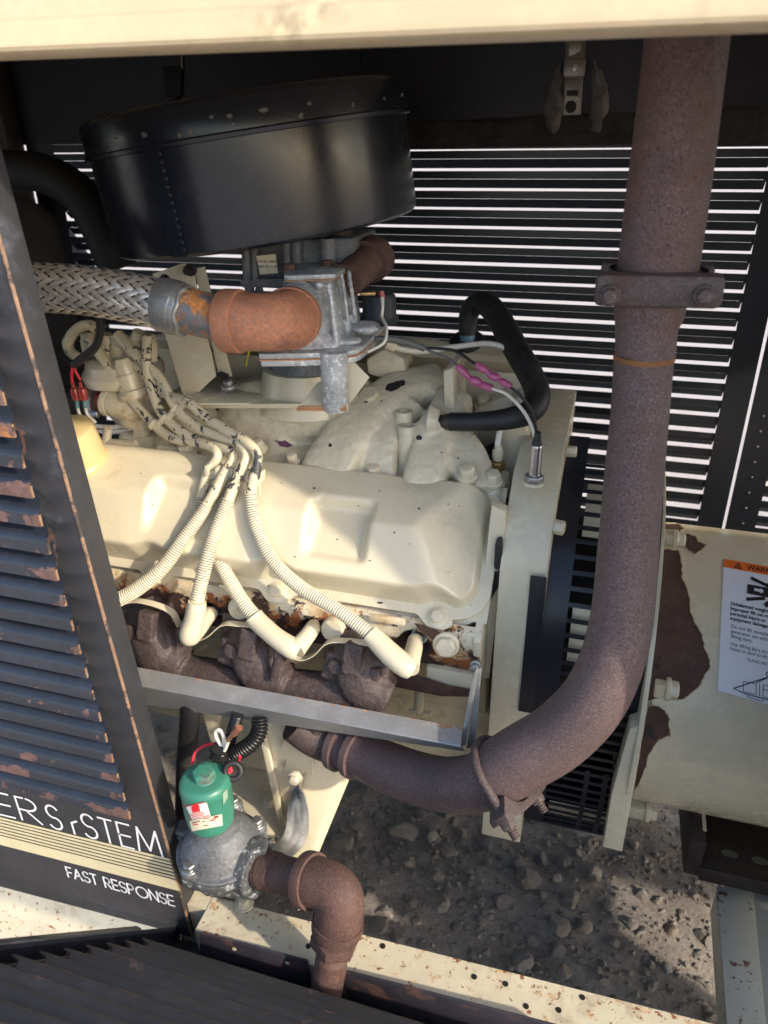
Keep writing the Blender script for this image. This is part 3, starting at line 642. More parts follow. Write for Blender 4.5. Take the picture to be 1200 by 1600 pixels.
mb = MB(); mb.bx(A.x - .022, A.x - .0005, A.y - .002, A.y + .15, z1 - .022, z1 + .05); mb.build('end_plate', M_ch, ch, bevel=.001)
mb = MB(); mb.bx(A.x + .006, .75, A.y + .14, A.y + .146, z1 - .006, z1 + .09); mb.build('rear_web', M_ch, ch)
mb = MB(); mb.prism([V(A.x - .004, A.y + .02, z1 + .0505), V(A.x + .001, A.y + .02, z1 + .0505), V(A.x + .001, A.y + .09, z1 + .055), V(A.x - .004, A.y + .09, z1 + .055)], V(0, 0, .002)); mb.build('chipped_edge', M_cream, ch)
for px, py in [(1140, 1334), (1187, 1345)]:
    p = at(px, py, Z=z1 + .0006); mb = MB(); vs = [p + V(.012 * math.cos(t_ * .4), .007 * math.sin(t_ * .4), 0) for t_ in range(16)]
    mb.prism(vs, V(0, 0, .0004)); mb.build('oval_hole', mat('dusty_light_through_hole', (.11, .11, .075), .8, var=.1), ch)

# ------------------------------------------------------------------ drop-down louvred door in the foreground
DP0 = V(0, .565, .235); DN = V(0, .797, .603).normalized(); DU = V(0, -.603, .797).normalized()    # DU runs up the door towards the viewer
dr = thing('drop_door', V(-.2, .60, .19), 'black louvered access door let down in front of the skid', 'door')
xd0, xd1 = -.524, .75
def dpt(x, s_, h=0.0):   # s_ distance up the door from the hinge
    return V(x, .612, .172) + DU * s_ + DN * h
mb = MB(); mb.prism([dpt(xd0, 0), dpt(xd1, 0), dpt(xd1, .165), dpt(xd0, .165)], DN * -.003); mb.build('bottom_field', M_guard, dr)
mb = MB(); mb.prism([dpt(xd0, .166), dpt(xd1, .166), dpt(xd1, .80), dpt(xd0, .80)], DN * -.003); mb.build('backing_sheet', M_dark, dr) if False else None
# left flange (two lengths) and its turned-in lip
mb = MB(); mb.prism([dpt(xd0, 0.0), dpt(xd0, .62), dpt(xd0, .62, .022), dpt(xd0, .0, .018)], V(-.003, 0, 0)); mb.build('side_flange', M_black, dr)
mb = MB(); mb.prism([dpt(xd0 - .003, .175, .0225), dpt(xd0 + .010, .185, .0225), dpt(xd0 + .010, .62, .0225), dpt(xd0 - .003, .62, .0225)], DN * .0025); mb.build('flange_lip', M_panel, dr, bevel=.0008)
mb = MB(); mb.prism([dpt(xd0 - .003, 0, -.001), dpt(xd0 + .04, 0, -.001), dpt(xd0 + .04, .62, -.001), dpt(xd0 - .003, .62, -.001)], DN * -.002); mb.build('left_stile', M_guard, dr)
M_doorlou = mat('satin_black_door_louver', (.072, .064, .060), .6, spec=.25, var=.2, vs=9, bump=.05, layers=[((.20, .13, .11), .8, 30, .68, .03, .55, 0, 0)], sheenr=.2)
for k in range(11):
    s0 = .185 + k * .047
    # each slat: flat pressed strip with a raised rounded top edge, seen from inside
    prof = [(-.002, .0075), (-.0005, .0130), (.002, .0142), (.0075, .0142), (.0095, .0125), (.0105, .0080), (.026, -.006), (.044, -.016)]
    mb = MB(); m = len(prof) - 1
    xs0 = xd0 + .018
    def fn(u, v):
        j = round(v * m); a_, h_ = prof[j]; return dpt(xs0 + (xd1 - xs0) * u + (0 if j < 4 else .012), s0 + a_, h_)
    sd_ = k * 7.3
    mb.sheet(fn, 70, m, .0012, lambda u, v: (lambda j, x: (.40 if j <= 2 else 0.06) * (.55 + .9 * noise.noise(V(x * 16, sd_, 0))))(round(v * m), xs0 + (xd1 - xs0) * u)); mb.build('louver', M_doorlou, dr, smooth=50)
# hinge flange: two bluish rusty strips standing at the rail
M_hinge = mat('blue_black_rusting_flange', (.045, .042, .055), .45, var=.25, vs=30, bump=.2, layers=[((.11, .055, .045), .8, 24, .6, .05, .3, 0, 0), ((.30, .14, .07), .85, 60, .70, .04, .3, 0, 0)])
for (xa, ya), (xb, yb), (xc, yc), (xe_, ye) in [((313, 1458), (480, 1502), (488, 1560), (310, 1515)), ((541, 1518), (880, 1606), (880, 1674), (540, 1581))]:
    mb = MB(); mb.prism([at(xa, ya, .568), at(xb, yb, .568), at(xc, yc, .568), at(xe_, ye, .568)], V(0, .003, 0)); mb.build('hinge_flange', M_hinge, dr, bevel=.0006)
for px, py in [(366, 1483), (449, 1505)]:
    mb = MB(); mb.lathe(at(px, py, .5678), (0, -1, 0), [(0, .0035), (.0006, .0033)], 14); mb.build('rivet_hole', M_cream, dr)
# ------------------------------------------------------------------ engine
eng = thing('engine', (-.42, 1.05, .27), 'cream painted industrial V8 engine in the open enclosure', 'engine')
S2 = math.sqrt(.5)
CU, CN = V(0, S2, S2), V(0, -S2, S2)            # across the bank, out of the bank
CO = V(0, .80, .712)
def cov(x, v, h=0.0): return CO + V(x, 0, 0) + CU * v + CN * h
CX0, CX1, CV = -.815, -.107, .205
def rrect(x, v, x0, x1, v0, v1, r):
    cx = min(max(x, x0 + r), x1 - r); cv = min(max(v, v0 + r), v1 - r)
    dx, dv = x - cx, v - cv; d = math.hypot(dx, dv)
    if d > 1e-9: return r - d
    return min(x - x0, x1 - x, v - v0, v1 - v)
def smin(a, b, k): 
    h = max(k - abs(a - b), 0) / k; return min(a, b) - h * h * k * .25
COVBOLT = [-.172, -.405, -.60]
def dome(x, v):
    sd_ = rrect(x, v, CX0 + .02, CX1 - .020, .026, .200, .032)
    for bx_ in COVBOLT: sd_ = smin(sd_, math.hypot(x - bx_, (v - .010)) - .024, .012)
    if sd_ < -.004: return -.006
    wall = .046 * sstep(-.004, .013, sd_) + .26 * max(0, min(sd_, .09) - .012)
    h = wall
    # roof: falls away above the ridge
    roof = .066 - .45 * (v - .112)
    h = smin(h, roof, .006)
    end = .018 + .62 * (CX1 - .030 - x)
    h = smin(h, end, .007)
    # recesses in the ridge between the bulges
    for cx, hw, dp in ((-.318, .036, .026), (-.553, .050, .024)):
        m = sstep(hw + .014, hw - .004, abs(x - cx)); low = .064 - dp - .10 * (v - .118) if v > .075 else 9
        fl = .064 - dp * 1.0 + (.118 - v) * .10
        k = m * sstep(.050, .066, v) * (1 - sstep(.128, .150, v))
        h = h * (1 - k) + min(h, fl) * k
    # pinch in the top edge behind the carburettor side
    h -= .010 * sstep(.05, .0, abs(x + .232)) * sstep(.165, .205, v)
    return h
mb = MB(); mb.grid(lambda u, v: (lambda x, vv: cov(x, vv, dome(x, vv) + .004))(CX0 + (CX1 - CX0) * u, .012 + (CV - .012) * v), 240, 84)
vc = mb.build('valve_cover', M_cover, eng, smooth=180)
def flange_poly(x0, x1, v0, v1, r, tabs=()):
    pts = []
    n = 120
    for i in range(n + 1):        # lower edge, left to right with tabs
        x = x0 + r + (x1 - x0 - 2 * r) * i / n; v = v0
        for t in tabs: v -= .016 * sstep(.032, .008, abs(x - t))
        pts.append((x, v))
    for i in range(9): a_ = -math.pi / 2 + math.pi / 2 * i / 8; pts.append((x1 - r + r * math.cos(a_), v0 + r + r * math.sin(a_)))
    for i in range(9): a_ = math.pi / 2 * i / 8; pts.append((x1 - r + r * math.cos(a_), v1 - r + r * math.sin(a_)))
    for i in range(9): a_ = math.pi / 2 + math.pi / 2 * i / 8; pts.append((x0 + r + r * math.cos(a_), v1 - r + r * math.sin(a_)))
    for i in range(9): a_ = math.pi + math.pi / 2 * i / 8; pts.append((x0 + r + r * math.cos(a_), v0 + r + r * math.sin(a_)))
    return pts
fp = flange_poly(CX0, CX1, .010, CV, .045, COVBOLT)
mb = MB(); mb.prism([cov(x, v, -.008) for x, v in fp], CN * .0125); fl_ = mb.build('flange', M_cover, vc, bevel=.0012)
mb = MB(); mb.prism([cov(x, max(v, .006), -.034) for x, v in flange_poly(CX0 + .004, CX1 - .004, .004, CV - .004, .04)], CN * .0255); mb.build('head_rail', M_creamrust, eng, bevel=.0012)
for x in COVBOLT:
    mb = MB(); mb.hexhead(cov(x, .010, .0045), CN, .0095, .008, .0145, .002); mb.build('bolt', M_cream, vc, bevel=.0006)
# oil filler cap
cp = cov(-.735, .150, .050); capd = V(0, -.25, 1).normalized()
cpx = at(120, 714, .87); cp = cpx
mb = MB(); mb.lathe(cp - capd * .012, capd, [(0, .045), (.006, .0465), (.009, .0445), (.011, .0430), (.058, .0418), (.063, .0400), (.0655, .036), (.066, .012), (.066, .0)], 48); mb.build('oil_cap', M_cap, eng, smooth=35)
# far valve cover: the same pressing on the other bank
def mirror_copy(o, par, dz, name):
    c = o.copy(); COL.objects.link(c); c.parent = par; c.matrix_parent_inverse = Matrix.Identity(4); c.matrix_world = Matrix.Translation(V(.004, 2.11, dz)) @ Matrix.Diagonal((1, -1, 1, 1)); return c
fvc = mirror_copy(vc, eng, .122, 'valve_cover'); ff = mirror_copy(fl_, fvc, .122, 'flange')
# cylinder head of the near bank, with spark plug pockets
head = [(.792, .700), (.806, .714), (.955, .862), (1.02, .80), (.90, .60), (.822, .622), (.806, .632)]
hx0, hx1 = -.81, -.112
mb = MB(); nn = 220
zz = [(.806, .714), (.797, .706), (.795, .690), (.797, .670), (.803, .650), (.815, .632), (.84, .622)]
plugs = [(at(330, 958, .80), 0), (at(490, 984, .80), 0), (at(648, 1004, .80), 0)]
def headpt(u, v):
    x = hx0 + (hx1 - hx0) * u; j = v * (len(zz) - 1); i = min(int(j), len(zz) - 2); f_ = j - i
    y = zz[i][0] * (1 - f_) + zz[i + 1][0] * f_; z = zz[i][1] * (1 - f_) + zz[i + 1][1] * f_
    for p, _ in plugs:
        d = math.hypot((x - p.x) * 1.0, (z - p.z) * 1.05); y += .030 * sstep(.024, .015, d)
    y += .0035 * noise.noise(V(x * 22, z * 30, 0)) * sstep(0, .2, v)
    return V(x, y, z)
def headwear(u, v):
    x = hx0 + (hx1 - hx0) * u
    w = .10 + .62 * sstep(.15, .6, v) * (.35 + .9 * max(0, noise.noise(V(x * 9, 2, 0)) + .45)) * (1 - .75 * sstep(-.24, -.14, x))
    for cx in (-.60, -.455, -.31): w += .35 * sstep(.05, .01, abs(x - cx)) * sstep(.1, .4, v)
    return w
mb.grid(headpt, nn, 40, headwear)
hd = mb.build('cylinder_head', M_creamrust, eng, smooth=180)
mb = MB(); mb.prism([V(hx1 + .0006, y, z) for y, z in head], V(-.01, 0, 0)); mb.build('head_end', M_cream, hd, bevel=.0015)
mb = MB(); mb.bx(hx1 - .075, hx1 - .005, .806, .86, .598, .634); mb.build('head_foot', M_cream, hd, bevel=.003)
# head bolts/plugs on the head
def bolt(px, py, Y, d, r_px, h, fl, m, par, name='bolt', bev=.0006):
    p = at(px, py, Y); r = rad(2 * r_px, p); mb = MB(); mb.hexhead(p, d, r, h, fl * r if fl else 0, .0022); return mb.build(name, m, par, bevel=bev)
bolt(697, 1008, .785, V(.1, -1, .25), 17, .010, 1.25, M_cream, hd, 'core_plug_bolt', .0012)
for px, py in [(520, 983), (375, 950)]:
    p = at(px, py, .787); mb = MB(); r = rad(34, p); mb.lathe(p, V(.05, -1, .3), [(-.01, r * 1.15), (.003, r * 1.1), (.006, r * .95), (.007, 0.001)], 20); mb.build('core_plug', M_creamrust, hd)
for cx, cy, w in [(605, 968, 38)]:
    p = at(cx, cy, .790); mb = MB(); mb.box(p, (.05, .006, .010), Matrix.Rotation(R_(-2), 3, 'Y')); mb.build('cast_rib', M_creamrust, hd, bevel=.0015)
for pxs in [[(648, 975), (660, 978), (682, 985), (688, 992), (682, 1003), (668, 994), (655, 985)]]:
    P = [at(x, y, .7885) for x, y in pxs]; mb = MB(); mb.prism(P, V(0, .002, 0)); mb.build('rust_patch', M_rustpatch, hd)
pts = [(585, 1058), (640, 1052), (700, 1072), (744, 1080), (742, 1089), (690, 1088), (640, 1078), (600, 1070)]
P = [at(x, y, .800) for x, y in pts]; mb = MB(); mb.prism(P, V(0, .002, 0)); mb.build('rust_patch', M_rustpatch, hd)
# spark plugs
for k, (p, _) in enumerate(plugs):
    mb = MB(); d = V(.05, -1, .35).normalized(); mb.lathe(p + V(0, .034, -.010), d, [(0, .012), (.010, .012), (.0105, .0075), (.03, .0075)], 14); mb.hexhead(p + V(0, .030, -.009), d, .0105, .008); mb.build('spark_plug', M_zinc, eng)
# block, deck and sump
mb = MB(); mb.prism([V(-.81, y, z) for y, z in [(.86, .64), (1.0, .75), (1.10, .75), (1.25, .62), (1.2, .46), (1.15, .40), (.95, .40), (.895, .46), (.88, .52)]], V(.70, 0, 0)); mb.build('engine_block', M_oilpan, eng, bevel=.004)
mb = MB(); mb.prism([V(-.78, y, z) for y, z in [(.885, .50), (.90, .36), (.96, .27), (1.14, .27), (1.2, .36), (1.22, .50)]], V(.70, 0, 0)); mb.build('sump', M_oilpan, eng, bevel=.006)
mb = MB(); mb.prism([V(-.80, y, z) for y, z in [(1.08, .83), (1.31, .83), (1.29, .60), (1.2, .58)]], V(.69, 0, 0)); mb.build('cylinder_head', M_oilpan, eng, bevel=.004)
mb = MB(); mb.prism([V(-.79, y, z) for y, z in [(1.13, .965), (1.30, .82), (1.30, .76), (1.10, .76)]], V(.675, 0, 0)); mb.build('cover_base', M_cream, fvc)

# ---- intake manifold: one casting
mb = MB()
def pc(px, py, Y): return at(px, py, Y)
def caps(a_, b_, ra, rb=None):
    A_, B_ = pc(*a_), pc(*b_); mb.capsule(A_, B_, rad(2 * ra, A_), rad(2 * (rb or ra), B_))
mb.prism([V(-.74, y, z) for y, z in [(.925, .835), (.96, .870), (1.16, .90), (1.18, .80), (1.0, .74)]], V(.565, 0, 0))
caps((400, 650, 1.03), (540, 640, 1.04), 62)
caps((300, 650, 1.04), (400, 650, 1.04), 50)
caps((285, 665, 1.0), (270, 735, .94), 36)
caps((400, 665, 1.02), (352, 745, .94), 34)
caps((440, 690, 1.0), (440, 760, .94), 34, 22)
def run(pts, up=(0, -.5, 1), ex=3.6):
    q_ = catmull([tuple(at(x, y, Y)) + (rad(2 * w, at(x, y, Y)), rad(2 * h, at(x, y, Y))) for x, y, Y, w, h in pts], 6)
    mb.rtube([(V(*p[:3]), p[3], p[4]) for p in q_], up, 24, ex)
run([(690, 600, 1.09, 60, 60), (628, 618, 1.05, 74, 62), (570, 662, .995, 84, 62), (525, 722, .945, 92, 60), (508, 758, .925, 96, 56)])
run([(640, 640, 1.03, 60, 60), (600, 690, .97, 56, 40), (596, 752, .93, 50, 26)])
run([(712, 628, 1.05, 60, 60), (684, 680, .985, 62, 56), (668, 735, .94, 70, 50), (664, 765, .922, 74, 46)])
run([(706, 676, 1.0, 46, 40), (728, 712, .97, 62, 40), (742, 748, .945, 62, 36), (748, 770, .93, 60, 30)])
run([(690, 655, .985, 44, 44), (652, 690, .965, 40, 40)])
caps((735, 720, 1.0), (765, 760, .95), 24, 22)
# mounting pads at the bank
for px, py in [(450, 742), (585, 756), (680, 772), (330, 722), (262, 712)]:
    p = pc(px, py, .928); mb.box(p, (.04, .03, .018), Matrix.Rotation(R_(45), 3, 'X'))
intake = mb.cast('intake_manifold', M_cast, eng, voxel=.0032, it=5, fac=.5, rough=.0010, rs=110)
# end plate of the manifold and the far flange
def plate(name, pxs, Y, ext, m, par, bev=.0015):
    mb = MB(); mb.prism([at(x, y, Y) for x, y in pxs], V(*ext)); return mb.build(name, m, par, bevel=bev)
plate('end_rib', [(692, 580), (708, 574), (710, 640), (704, 690), (696, 690), (694, 640)], 1.00, (0, .09, 0), M_cast, intake, .003)
plate('pad', [(575, 600), (600, 572), (640, 568), (655, 576), (620, 612), (590, 622)], 1.055, (0, .015, 0), M_cast, intake, .003) if False else None
# posts with holes
def post(pxt, pyt, pxb, pyb, Y, w):
    a_ = at(pxb, pyb, Y); b_ = at(pxt, pyt, Y); r = rad(w, b_); d = (b_ - a_).normalized()
    mb = MB(); L_ = (b_ - a_).length; mb.lathe(a_, d, [(0, r * 1.3), (L_ * .5, r * 1.08), (L_ - .001, r), (L_, r * .95), (L_, r * .5), (L_ - .01, r * .48)], 26, cap=False); mb.build('boss', M_cast, intake, smooth=40)
    mb = MB(); mb.lathe(b_ - d * .004, d, [(0, r * .5), (.0005, r * .45)], 16); mb.build('boss_hole', M_cream, intake)
post(631, 642, 634, 705, .985, 27); post(636, 664, 638, 750, .965, 29)
plate('lug', [(650, 700), (670, 699), (672, 708), (675, 730), (646, 728), (652, 708)], .945, (0, .03, 0), M_cast, intake, .003)
plate('lug', [(501, 683), (517, 684), (522, 690), (520, 706), (496, 704), (498, 692)], .955, (0, .03, 0), M_cast, intake, .003)
# cast numerals, medallion and chips
for txt, px, py, sz in [('7', 493, 722, .016), ('8', 649, 741, .013)]:
    me = text_mesh(txt, sz, at(px, py, .922 if txt == '7' else .918), (.95, .2, 0), (0, .5, .8), .0012, bold=.0003); link('cast_numeral', me, M_cast, intake, 0)
p = at(576, 614, 1.005); mb = MB(); mb.lathe(p, V(-.1, -.55, 1), [(-.006, .014), (.001, .0135), (.002, .011), (.0012, .009), (.0022, .004), (.0022, 0)], 24); mb.build('cast_medallion', M_cast, intake)
def chip(pxs, Y, m, par, d=V(0, -.6, 1), name='paint_chip', th=.0006):
    P = [at(x, y, Y) for x, y in pxs]; mb = MB(); mb.prism(P, d.normalized() * th); return mb.build(name, m, par)
# carburettor base flange at the back of the manifold
plate('carburettor_flange', [(572, 562), (600, 545), (630, 560), (634, 580), (600, 592), (575, 585)], 1.06, (0, .05, 0), M_cream, intake, .003)
# bolts along the manifold
for px, py, Y, w in [(585, 741, .93, 11), (458, 721, .935, 9), (405, 700, .94, 10), (292, 705, .93, 12), (730, 742, .925, 13), (771, 751, .94, 12), (755, 632, 1.10, 11), (783, 627, 1.12, 11)]:
    bolt(px, py, Y, V(0, -.35, 1), w, .013, 1.3, M_cream, intake)
# rounded head lug under the right-hand bolts
mb = MB(); mb.capsule(at(732, 762, .93), at(732, 800, .915), .016, .017); mb.capsule(at(772, 764, .945), at(778, 830, .935), .013, .014); mb.capsule(at(735, 768, .93), at(775, 790, .935), .010); mb.cast('bolt_lug', M_cast, eng, .0025, 5)
# right end of the engine: head end strip, far head bolts boss, temperature sender
plate('end_casting', [(772, 700), (795, 640), (812, 640), (830, 690), (800, 780), (790, 840), (778, 840)], 1.02, (0, .12, 0), M_cast, eng, .004)
plate('end_casting', [(740, 640), (790, 618), (812, 630), (812, 700), (770, 720), (735, 700)], 1.08, (0, .10, 0), M_cast, eng, .006)
mb = MB(); a_ = at(776, 770, .985); mb.lathe(a_, V(0, -.05, 1), [(0, .021), (.025, .019), (.034, .016), (.036, .012)], 24); mb.build('sender_boss', M_cast, eng)
a_ = at(777, 729, .985); mb = MB(); mb.hexhead(a_, V(0, -.05, 1), .0115, .010); mb.build('sender_fitting', M_brass, eng, bevel=.0006)
mb = MB(); mb.lathe(a_ + V(0, 0, .011), V(0, -.03, 1), [(0, .008), (.002, .0085), (.014, .0085), (.016, .006), (.022, .0055)], 16); mb.build('sender_nut', M_cream, eng)
mb = MB(); mb.tube(pxpath([(748, 712, 1.0, 14), (760, 704, 1.02, 14), (775, 698, 1.04, 14)]), seg=10); mb.build('black_clip', M_rubber, eng)
# cream strip between head end and flywheel housing, with peeled spots
plate('end_strip', [(768, 790), (790, 800), (784, 900), (764, 1060), (748, 1060), (756, 900)], .86, (0, .02, 0), M_cream, eng, .001)
plate('core_plug', [(777, 838), (786, 836), (786, 872), (780, 890), (772, 885), (774, 850)], .855, (0, -.006, 0), M_rubber, eng, .004)
chip([(768, 895), (784, 890), (780, 915), (762, 945), (760, 930)], .858, M_ink, eng, V(0, -1, 0))
chip([(782, 800), (790, 802), (786, 830), (780, 850), (778, 830)], .858, M_rubber, eng, V(0, -1, 0)) if False else None

# ---- exhaust manifold of the near bank
mb = MB(); YM = .762
def caps2(a_, b_, ra, rb=None): caps(a_, b_, ra, rb)
caps((235, 1046, YM), (420, 1076, YM), 31, 35); caps((420, 1076, YM), (575, 1090, YM), 35, 34)
caps((485, 1092, YM), (505, 1150, .765), 34, 30)
up_ = V(0, -.8, .6)
for (px, py) in [(240, 985), (398, 1012), (560, 1035)]:
    pts = [(px - 2, py - 34, .800), (px, py - 14, .782), (px + 2, py + 14, .765), (px + 14, py + 40, YM), (px + 46, py + 58, YM)]
    pth_ = catmull([tuple(at(*q_)) for q_ in pts], 5); k_ = len(pth_)
    mb.rtube([(V(*q_), .066 - .006 * j / k_, .062) for j, q_ in enumerate(pth_)], (0, -1, .3), 20, 3)
    mb.box(at(px - 8, py - 26, .790), (.082, .020, .050), Matrix.Rotation(R_(-18), 3, 'X'))
    mb.box(at(px - 34, py + 2, .768), (.030, .034, .040), Matrix.Rotation(R_(12), 3, 'Y') @ Matrix.Rotation(R_(-15), 3, 'X'))
    mb.box(at(px - 6, py - 10, .755), (.026, .030, .044), Matrix.Rotation(R_(6), 3, 'Y') @ Matrix.Rotation(R_(-15), 3, 'X'))
    mb.box(at(px + 36, py + 10, .772), (.026, .030, .032), Matrix.Rotation(R_(-18), 3, 'X'))
exm = mb.cast('exhaust_manifold', M_exhd, eng, voxel=.0026, it=4, fac=.5, rough=.0009, rs=200)
exm['label'] = 'dark rusted exhaust manifold'
for px, py, w in [(205, 986, 13), (364, 1016, 13), (526, 1040, 13), (588, 1052, 11)]:
    p = at(px, py, .752); mb = MB(); mb.hexhead(p, V(-.1, -1, .35), rad(2 * w, p), .009, 0); mb.build('manifold_bolt', M_exhd, exm, bevel=.0012)
for px, py, px2, py2 in [(437, 1020, 427, 1060), (283, 990, 279, 1008)]:
    mb = MB(); a_, b_ = at(px, py, .735), at(px2, py2, .735); mb.tube([a_, b_], .0065, 10); mb.hexhead(a_, (a_ - b_), .009, .008); mb.build('stud', M_exhd, exm)
# thin wavy heat deflector between head and manifold
wav = catmull([(183, 947), (210, 941), (245, 949), (268, 962), (282, 990), (300, 1002), (322, 996), (345, 978), (370, 978), (420, 985), (440, 1003), (452, 1024), (470, 1032), (490, 1024), (510, 1006), (540, 1004), (580, 1010), (603, 1022)], 6)
mb = MB(); npt = len(wav)
def wf_(u, v):
    q_ = wav[round(u * (npt - 1))]; a_ = at(q_[0], q_[1], .752); return a_ + V(0, .012 * v, -.001 * v)
mb.sheet(wf_, npt - 1, 3, .0012); mb.build('heat_deflector', M_cream, exm, smooth=60)

# ---- grey shield channel under the manifold
shd = thing('heat_shield', at(450, 1110, .70), 'long grey galvanised heat shield channel below the exhaust manifold', 'shield')
pa, pb, pc_, pd3 = at(190, 1038, .715), at(722, 1137, .715), at(720, 1167, .690), at(196, 1068, .690)
def sh1(u, v): return (pa * (1 - v) + pd3 * v) * (1 - u) + (pb * (1 - v) + pc_ * v) * u
mb = MB(); mb.sheet(sh1, 60, 4, -.0015, lambda u, v: .45 * (v < .05) + .2 * (u > .93)); mb.build('top_leg', M_shield, shd, smooth=30)
pe_, pf_ = at(725, 1172, .700), at(205, 1098, .712)
def sh2(u, v): return (pd3 * (1 - v) + pf_ * v) * (1 - u) + (pc_ * (1 - v) + (pe_ + V(0, .01, -.012)) * v) * u
mb = MB(); mb.sheet(sh2, 60, 3, -.0015); mb.build('lower_leg', M_shield, shd, smooth=30)
plate('end_strap', [(737, 1060), (745, 1045), (747, 1052), (728, 1164), (717, 1168), (720, 1160)], .715, (.0, .004, 0), mat('pale_strap_steel', (.55, .56, .55), .35, metal=.7, var=.1), shd, .0006)
plate('end_gusset', [(747, 1052), (745, 1045), (752, 1045), (742, 1166), (728, 1170), (730, 1162)], .722, (0, .003, 0), M_shield, shd, .0004)
bolt(743, 1040, .79, V(0, -1, .2), 7, .008, 1.3, M_zinc, shd)
# dipstick tube with a cross pin below the head
dp = thing('drain_cock', at(656, 1100, .80), 'small cream drain cock with a cross pin under the cylinder head', 'drain cock')
mb = MB(); mb.tube(pxpath([(657, 1070, .82, 17), (656, 1090, .82, 17), (655, 1108, .82, 19), (655, 1114, .82, 12)], 3), seg=14); mb.build('tube', M_oilpan, dp)
mb = MB(); mb.tube([at(638, 1110, .815), at(673, 1114, .815)], .0028, 8); mb.build('cross_pin', M_oilpan, dp)
# ------------------------------------------------------------------ flywheel housing, guard, generator
fh = thing('flywheel_housing', (-.07, 1.0, .27), 'cream painted flywheel housing plate between engine and generator', 'flywheel housing')
HP = [(1.25, .908), (1.0, .908), (.925, .890), (.870, .845), (.842, .785), (.836, .70), (.836, .29), (.90, .275), (1.25, .275)]
zA, zB = at(850, 902, .834).z, at(822, 1112, .834).z
mb = MB(); mb.prism([V(-.0985, y, z) for y, z in HP], V(.0615, 0, 0)); mb.build('plate', M_cream, fh, bevel=.002)
bolt(868, 823, .88, V(1, -.2, 0), 12, .012, 0, M_cream, fh); bolt(890, 705, 1.0, V(1, 0, 0), 9, .010, 0, M_cream, fh)
# speed sensor standing on the housing
ss = thing('speed_sensor', at(836, 748, .985), 'brushed steel threaded sensor standing on the flywheel housing', 'sensor')
a_ = at(834, 752, Z=.899); b_ = at(838, 695, a_.y); d = V(0, 0, 1); b_ = V(a_.x, a_.y, b_.z); L_ = (b_ - a_).length; r = rad(19, a_)
mb = MB(); mb.lathe(a_, d, [(0, r), (L_ * .96, r), (L_, r * .88)] if False else [(0.006, r)] + [(0.006 + (L_ - .008) * i / 60, r * (1 if i % 2 else .965)) for i in range(1, 60)] + [(L_, r * .85)], 24); mb.build('barrel', M_steel, ss, smooth=60)
mb = MB(); mb.hexhead(a_ + d * .0035, d, r * 1.65, .006); mb.build('lock_nut', M_zinc, ss, bevel=.0006)
mb = MB(); mb.lathe(a_ - d * .0005, d, [(-.003, r * 1.75), (.0006, r * 1.7), (.001, r * 1.5)], 24); mb.build('washer', M_cream, ss)
mb = MB(); mb.lathe(b_ - d * .001, d, [(0, r * .85), (.010, r * .62), (.018, r * .5)], 16); mb.build('cable_boot', M_rubber, ss)

gu = thing('fan_guard', (.03, .95, .27), 'black slotted fan guard wrapped between flywheel housing and generator', 'guard')
GP = [(1.14, .868), (1.02, .864), (.95, .846), (.90, .812), (.865, .772), (.842, .728), (.8335, .685), (.832, .60), (.832, .50), (.838, .42), (.850, .36), (.872, .31)]
def gpath(s_):
    for i in range(len(GP) - 1):
        a_, b_ = V(0, *GP[i]), V(0, *GP[i + 1]); l = (b_ - a_).length
        if s_ <= l or i == len(GP) - 2: return a_ + (b_ - a_) * (s_ / l), (b_ - a_).normalized()
        s_ -= l
GL = sum((V(0, *GP[i + 1]) - V(0, *GP[i])).length for i in range(len(GP) - 1))
gx0, gx1 = -.0365, .0998; sx0 = -.006
def gstrip(name, xa, xb, sa, sb, off=0, n=40, m=M_guard, par=gu):
    mb = MB()
    def fn(u, v):
        p, t_ = gpath(sa + (sb - sa) * u); nrm = V(0, -t_.z, t_.y) if True else None
        if nrm.y > 0: nrm = -nrm
        return p + nrm * off + V(xa + (xb - xa) * v, 0, 0)
    mb.sheet(fn, n, 1, .002); return mb.build(name, m, par, smooth=30)
gstrip('side_band', gx0, sx0, 0, GL); gstrip('side_band', gx1 - .008, gx1, 0, GL)
mb = MB(); mb.prism([V(-.0575, y, z) for y, z in [(.8322, zB), (.8322, .66), (.8338, .685), (.8338, zA), (.8352, zA), (.8352, zB)]], V(.0209, 0, 0)); mb.build('side_flap', M_guard, gu, bevel=.0006)
s_ = .10; k = 0; gpitch = .0215
while s_ < GL - .012:
    w_ = .0062
    gstrip('bar', sx0, gx1 - .008, s_, s_ + w_, -.0004, 2); s_ += gpitch * (1 if s_ < .42 else .82); k += 1
zlow = GL - .17
for xv in (.045, .071): gstrip('upright', xv, xv + .007, zlow, GL, .0006, 12)
gstrip('bottom_band', gx0, gx1, GL, GL + .001, 0, 1) if False else None
mb = MB(); mb.bx(gx0, gx1, .872, 1.2, .306, .310); mb.build('bottom_sheet', M_guard, gu)
# what shows through the slots: dark flywheel with cream vanes
mb = MB(); mb.lathe(V(-.03, 1.08, .55), (1, 0, 0), [(0, .19), (.13, .19)], 40); mb.build('flywheel', M_dark, fh)
def srange(y0, y1):
    ok = [k_ * .002 for k_ in range(int(GL / .002)) if y0 <= pix(gpath(k_ * .002)[0] + V(.03, 0, 0))[1] <= y1]; return min(ok), max(ok)
for y0, y1 in ((745, 835), (948, 1052), (1272, 1312)):
    sa_, sb_ = srange(y0, y1); gstrip('inner_vane', .0, .10, sa_, sb_, -.014, 8, M_cream, fh)

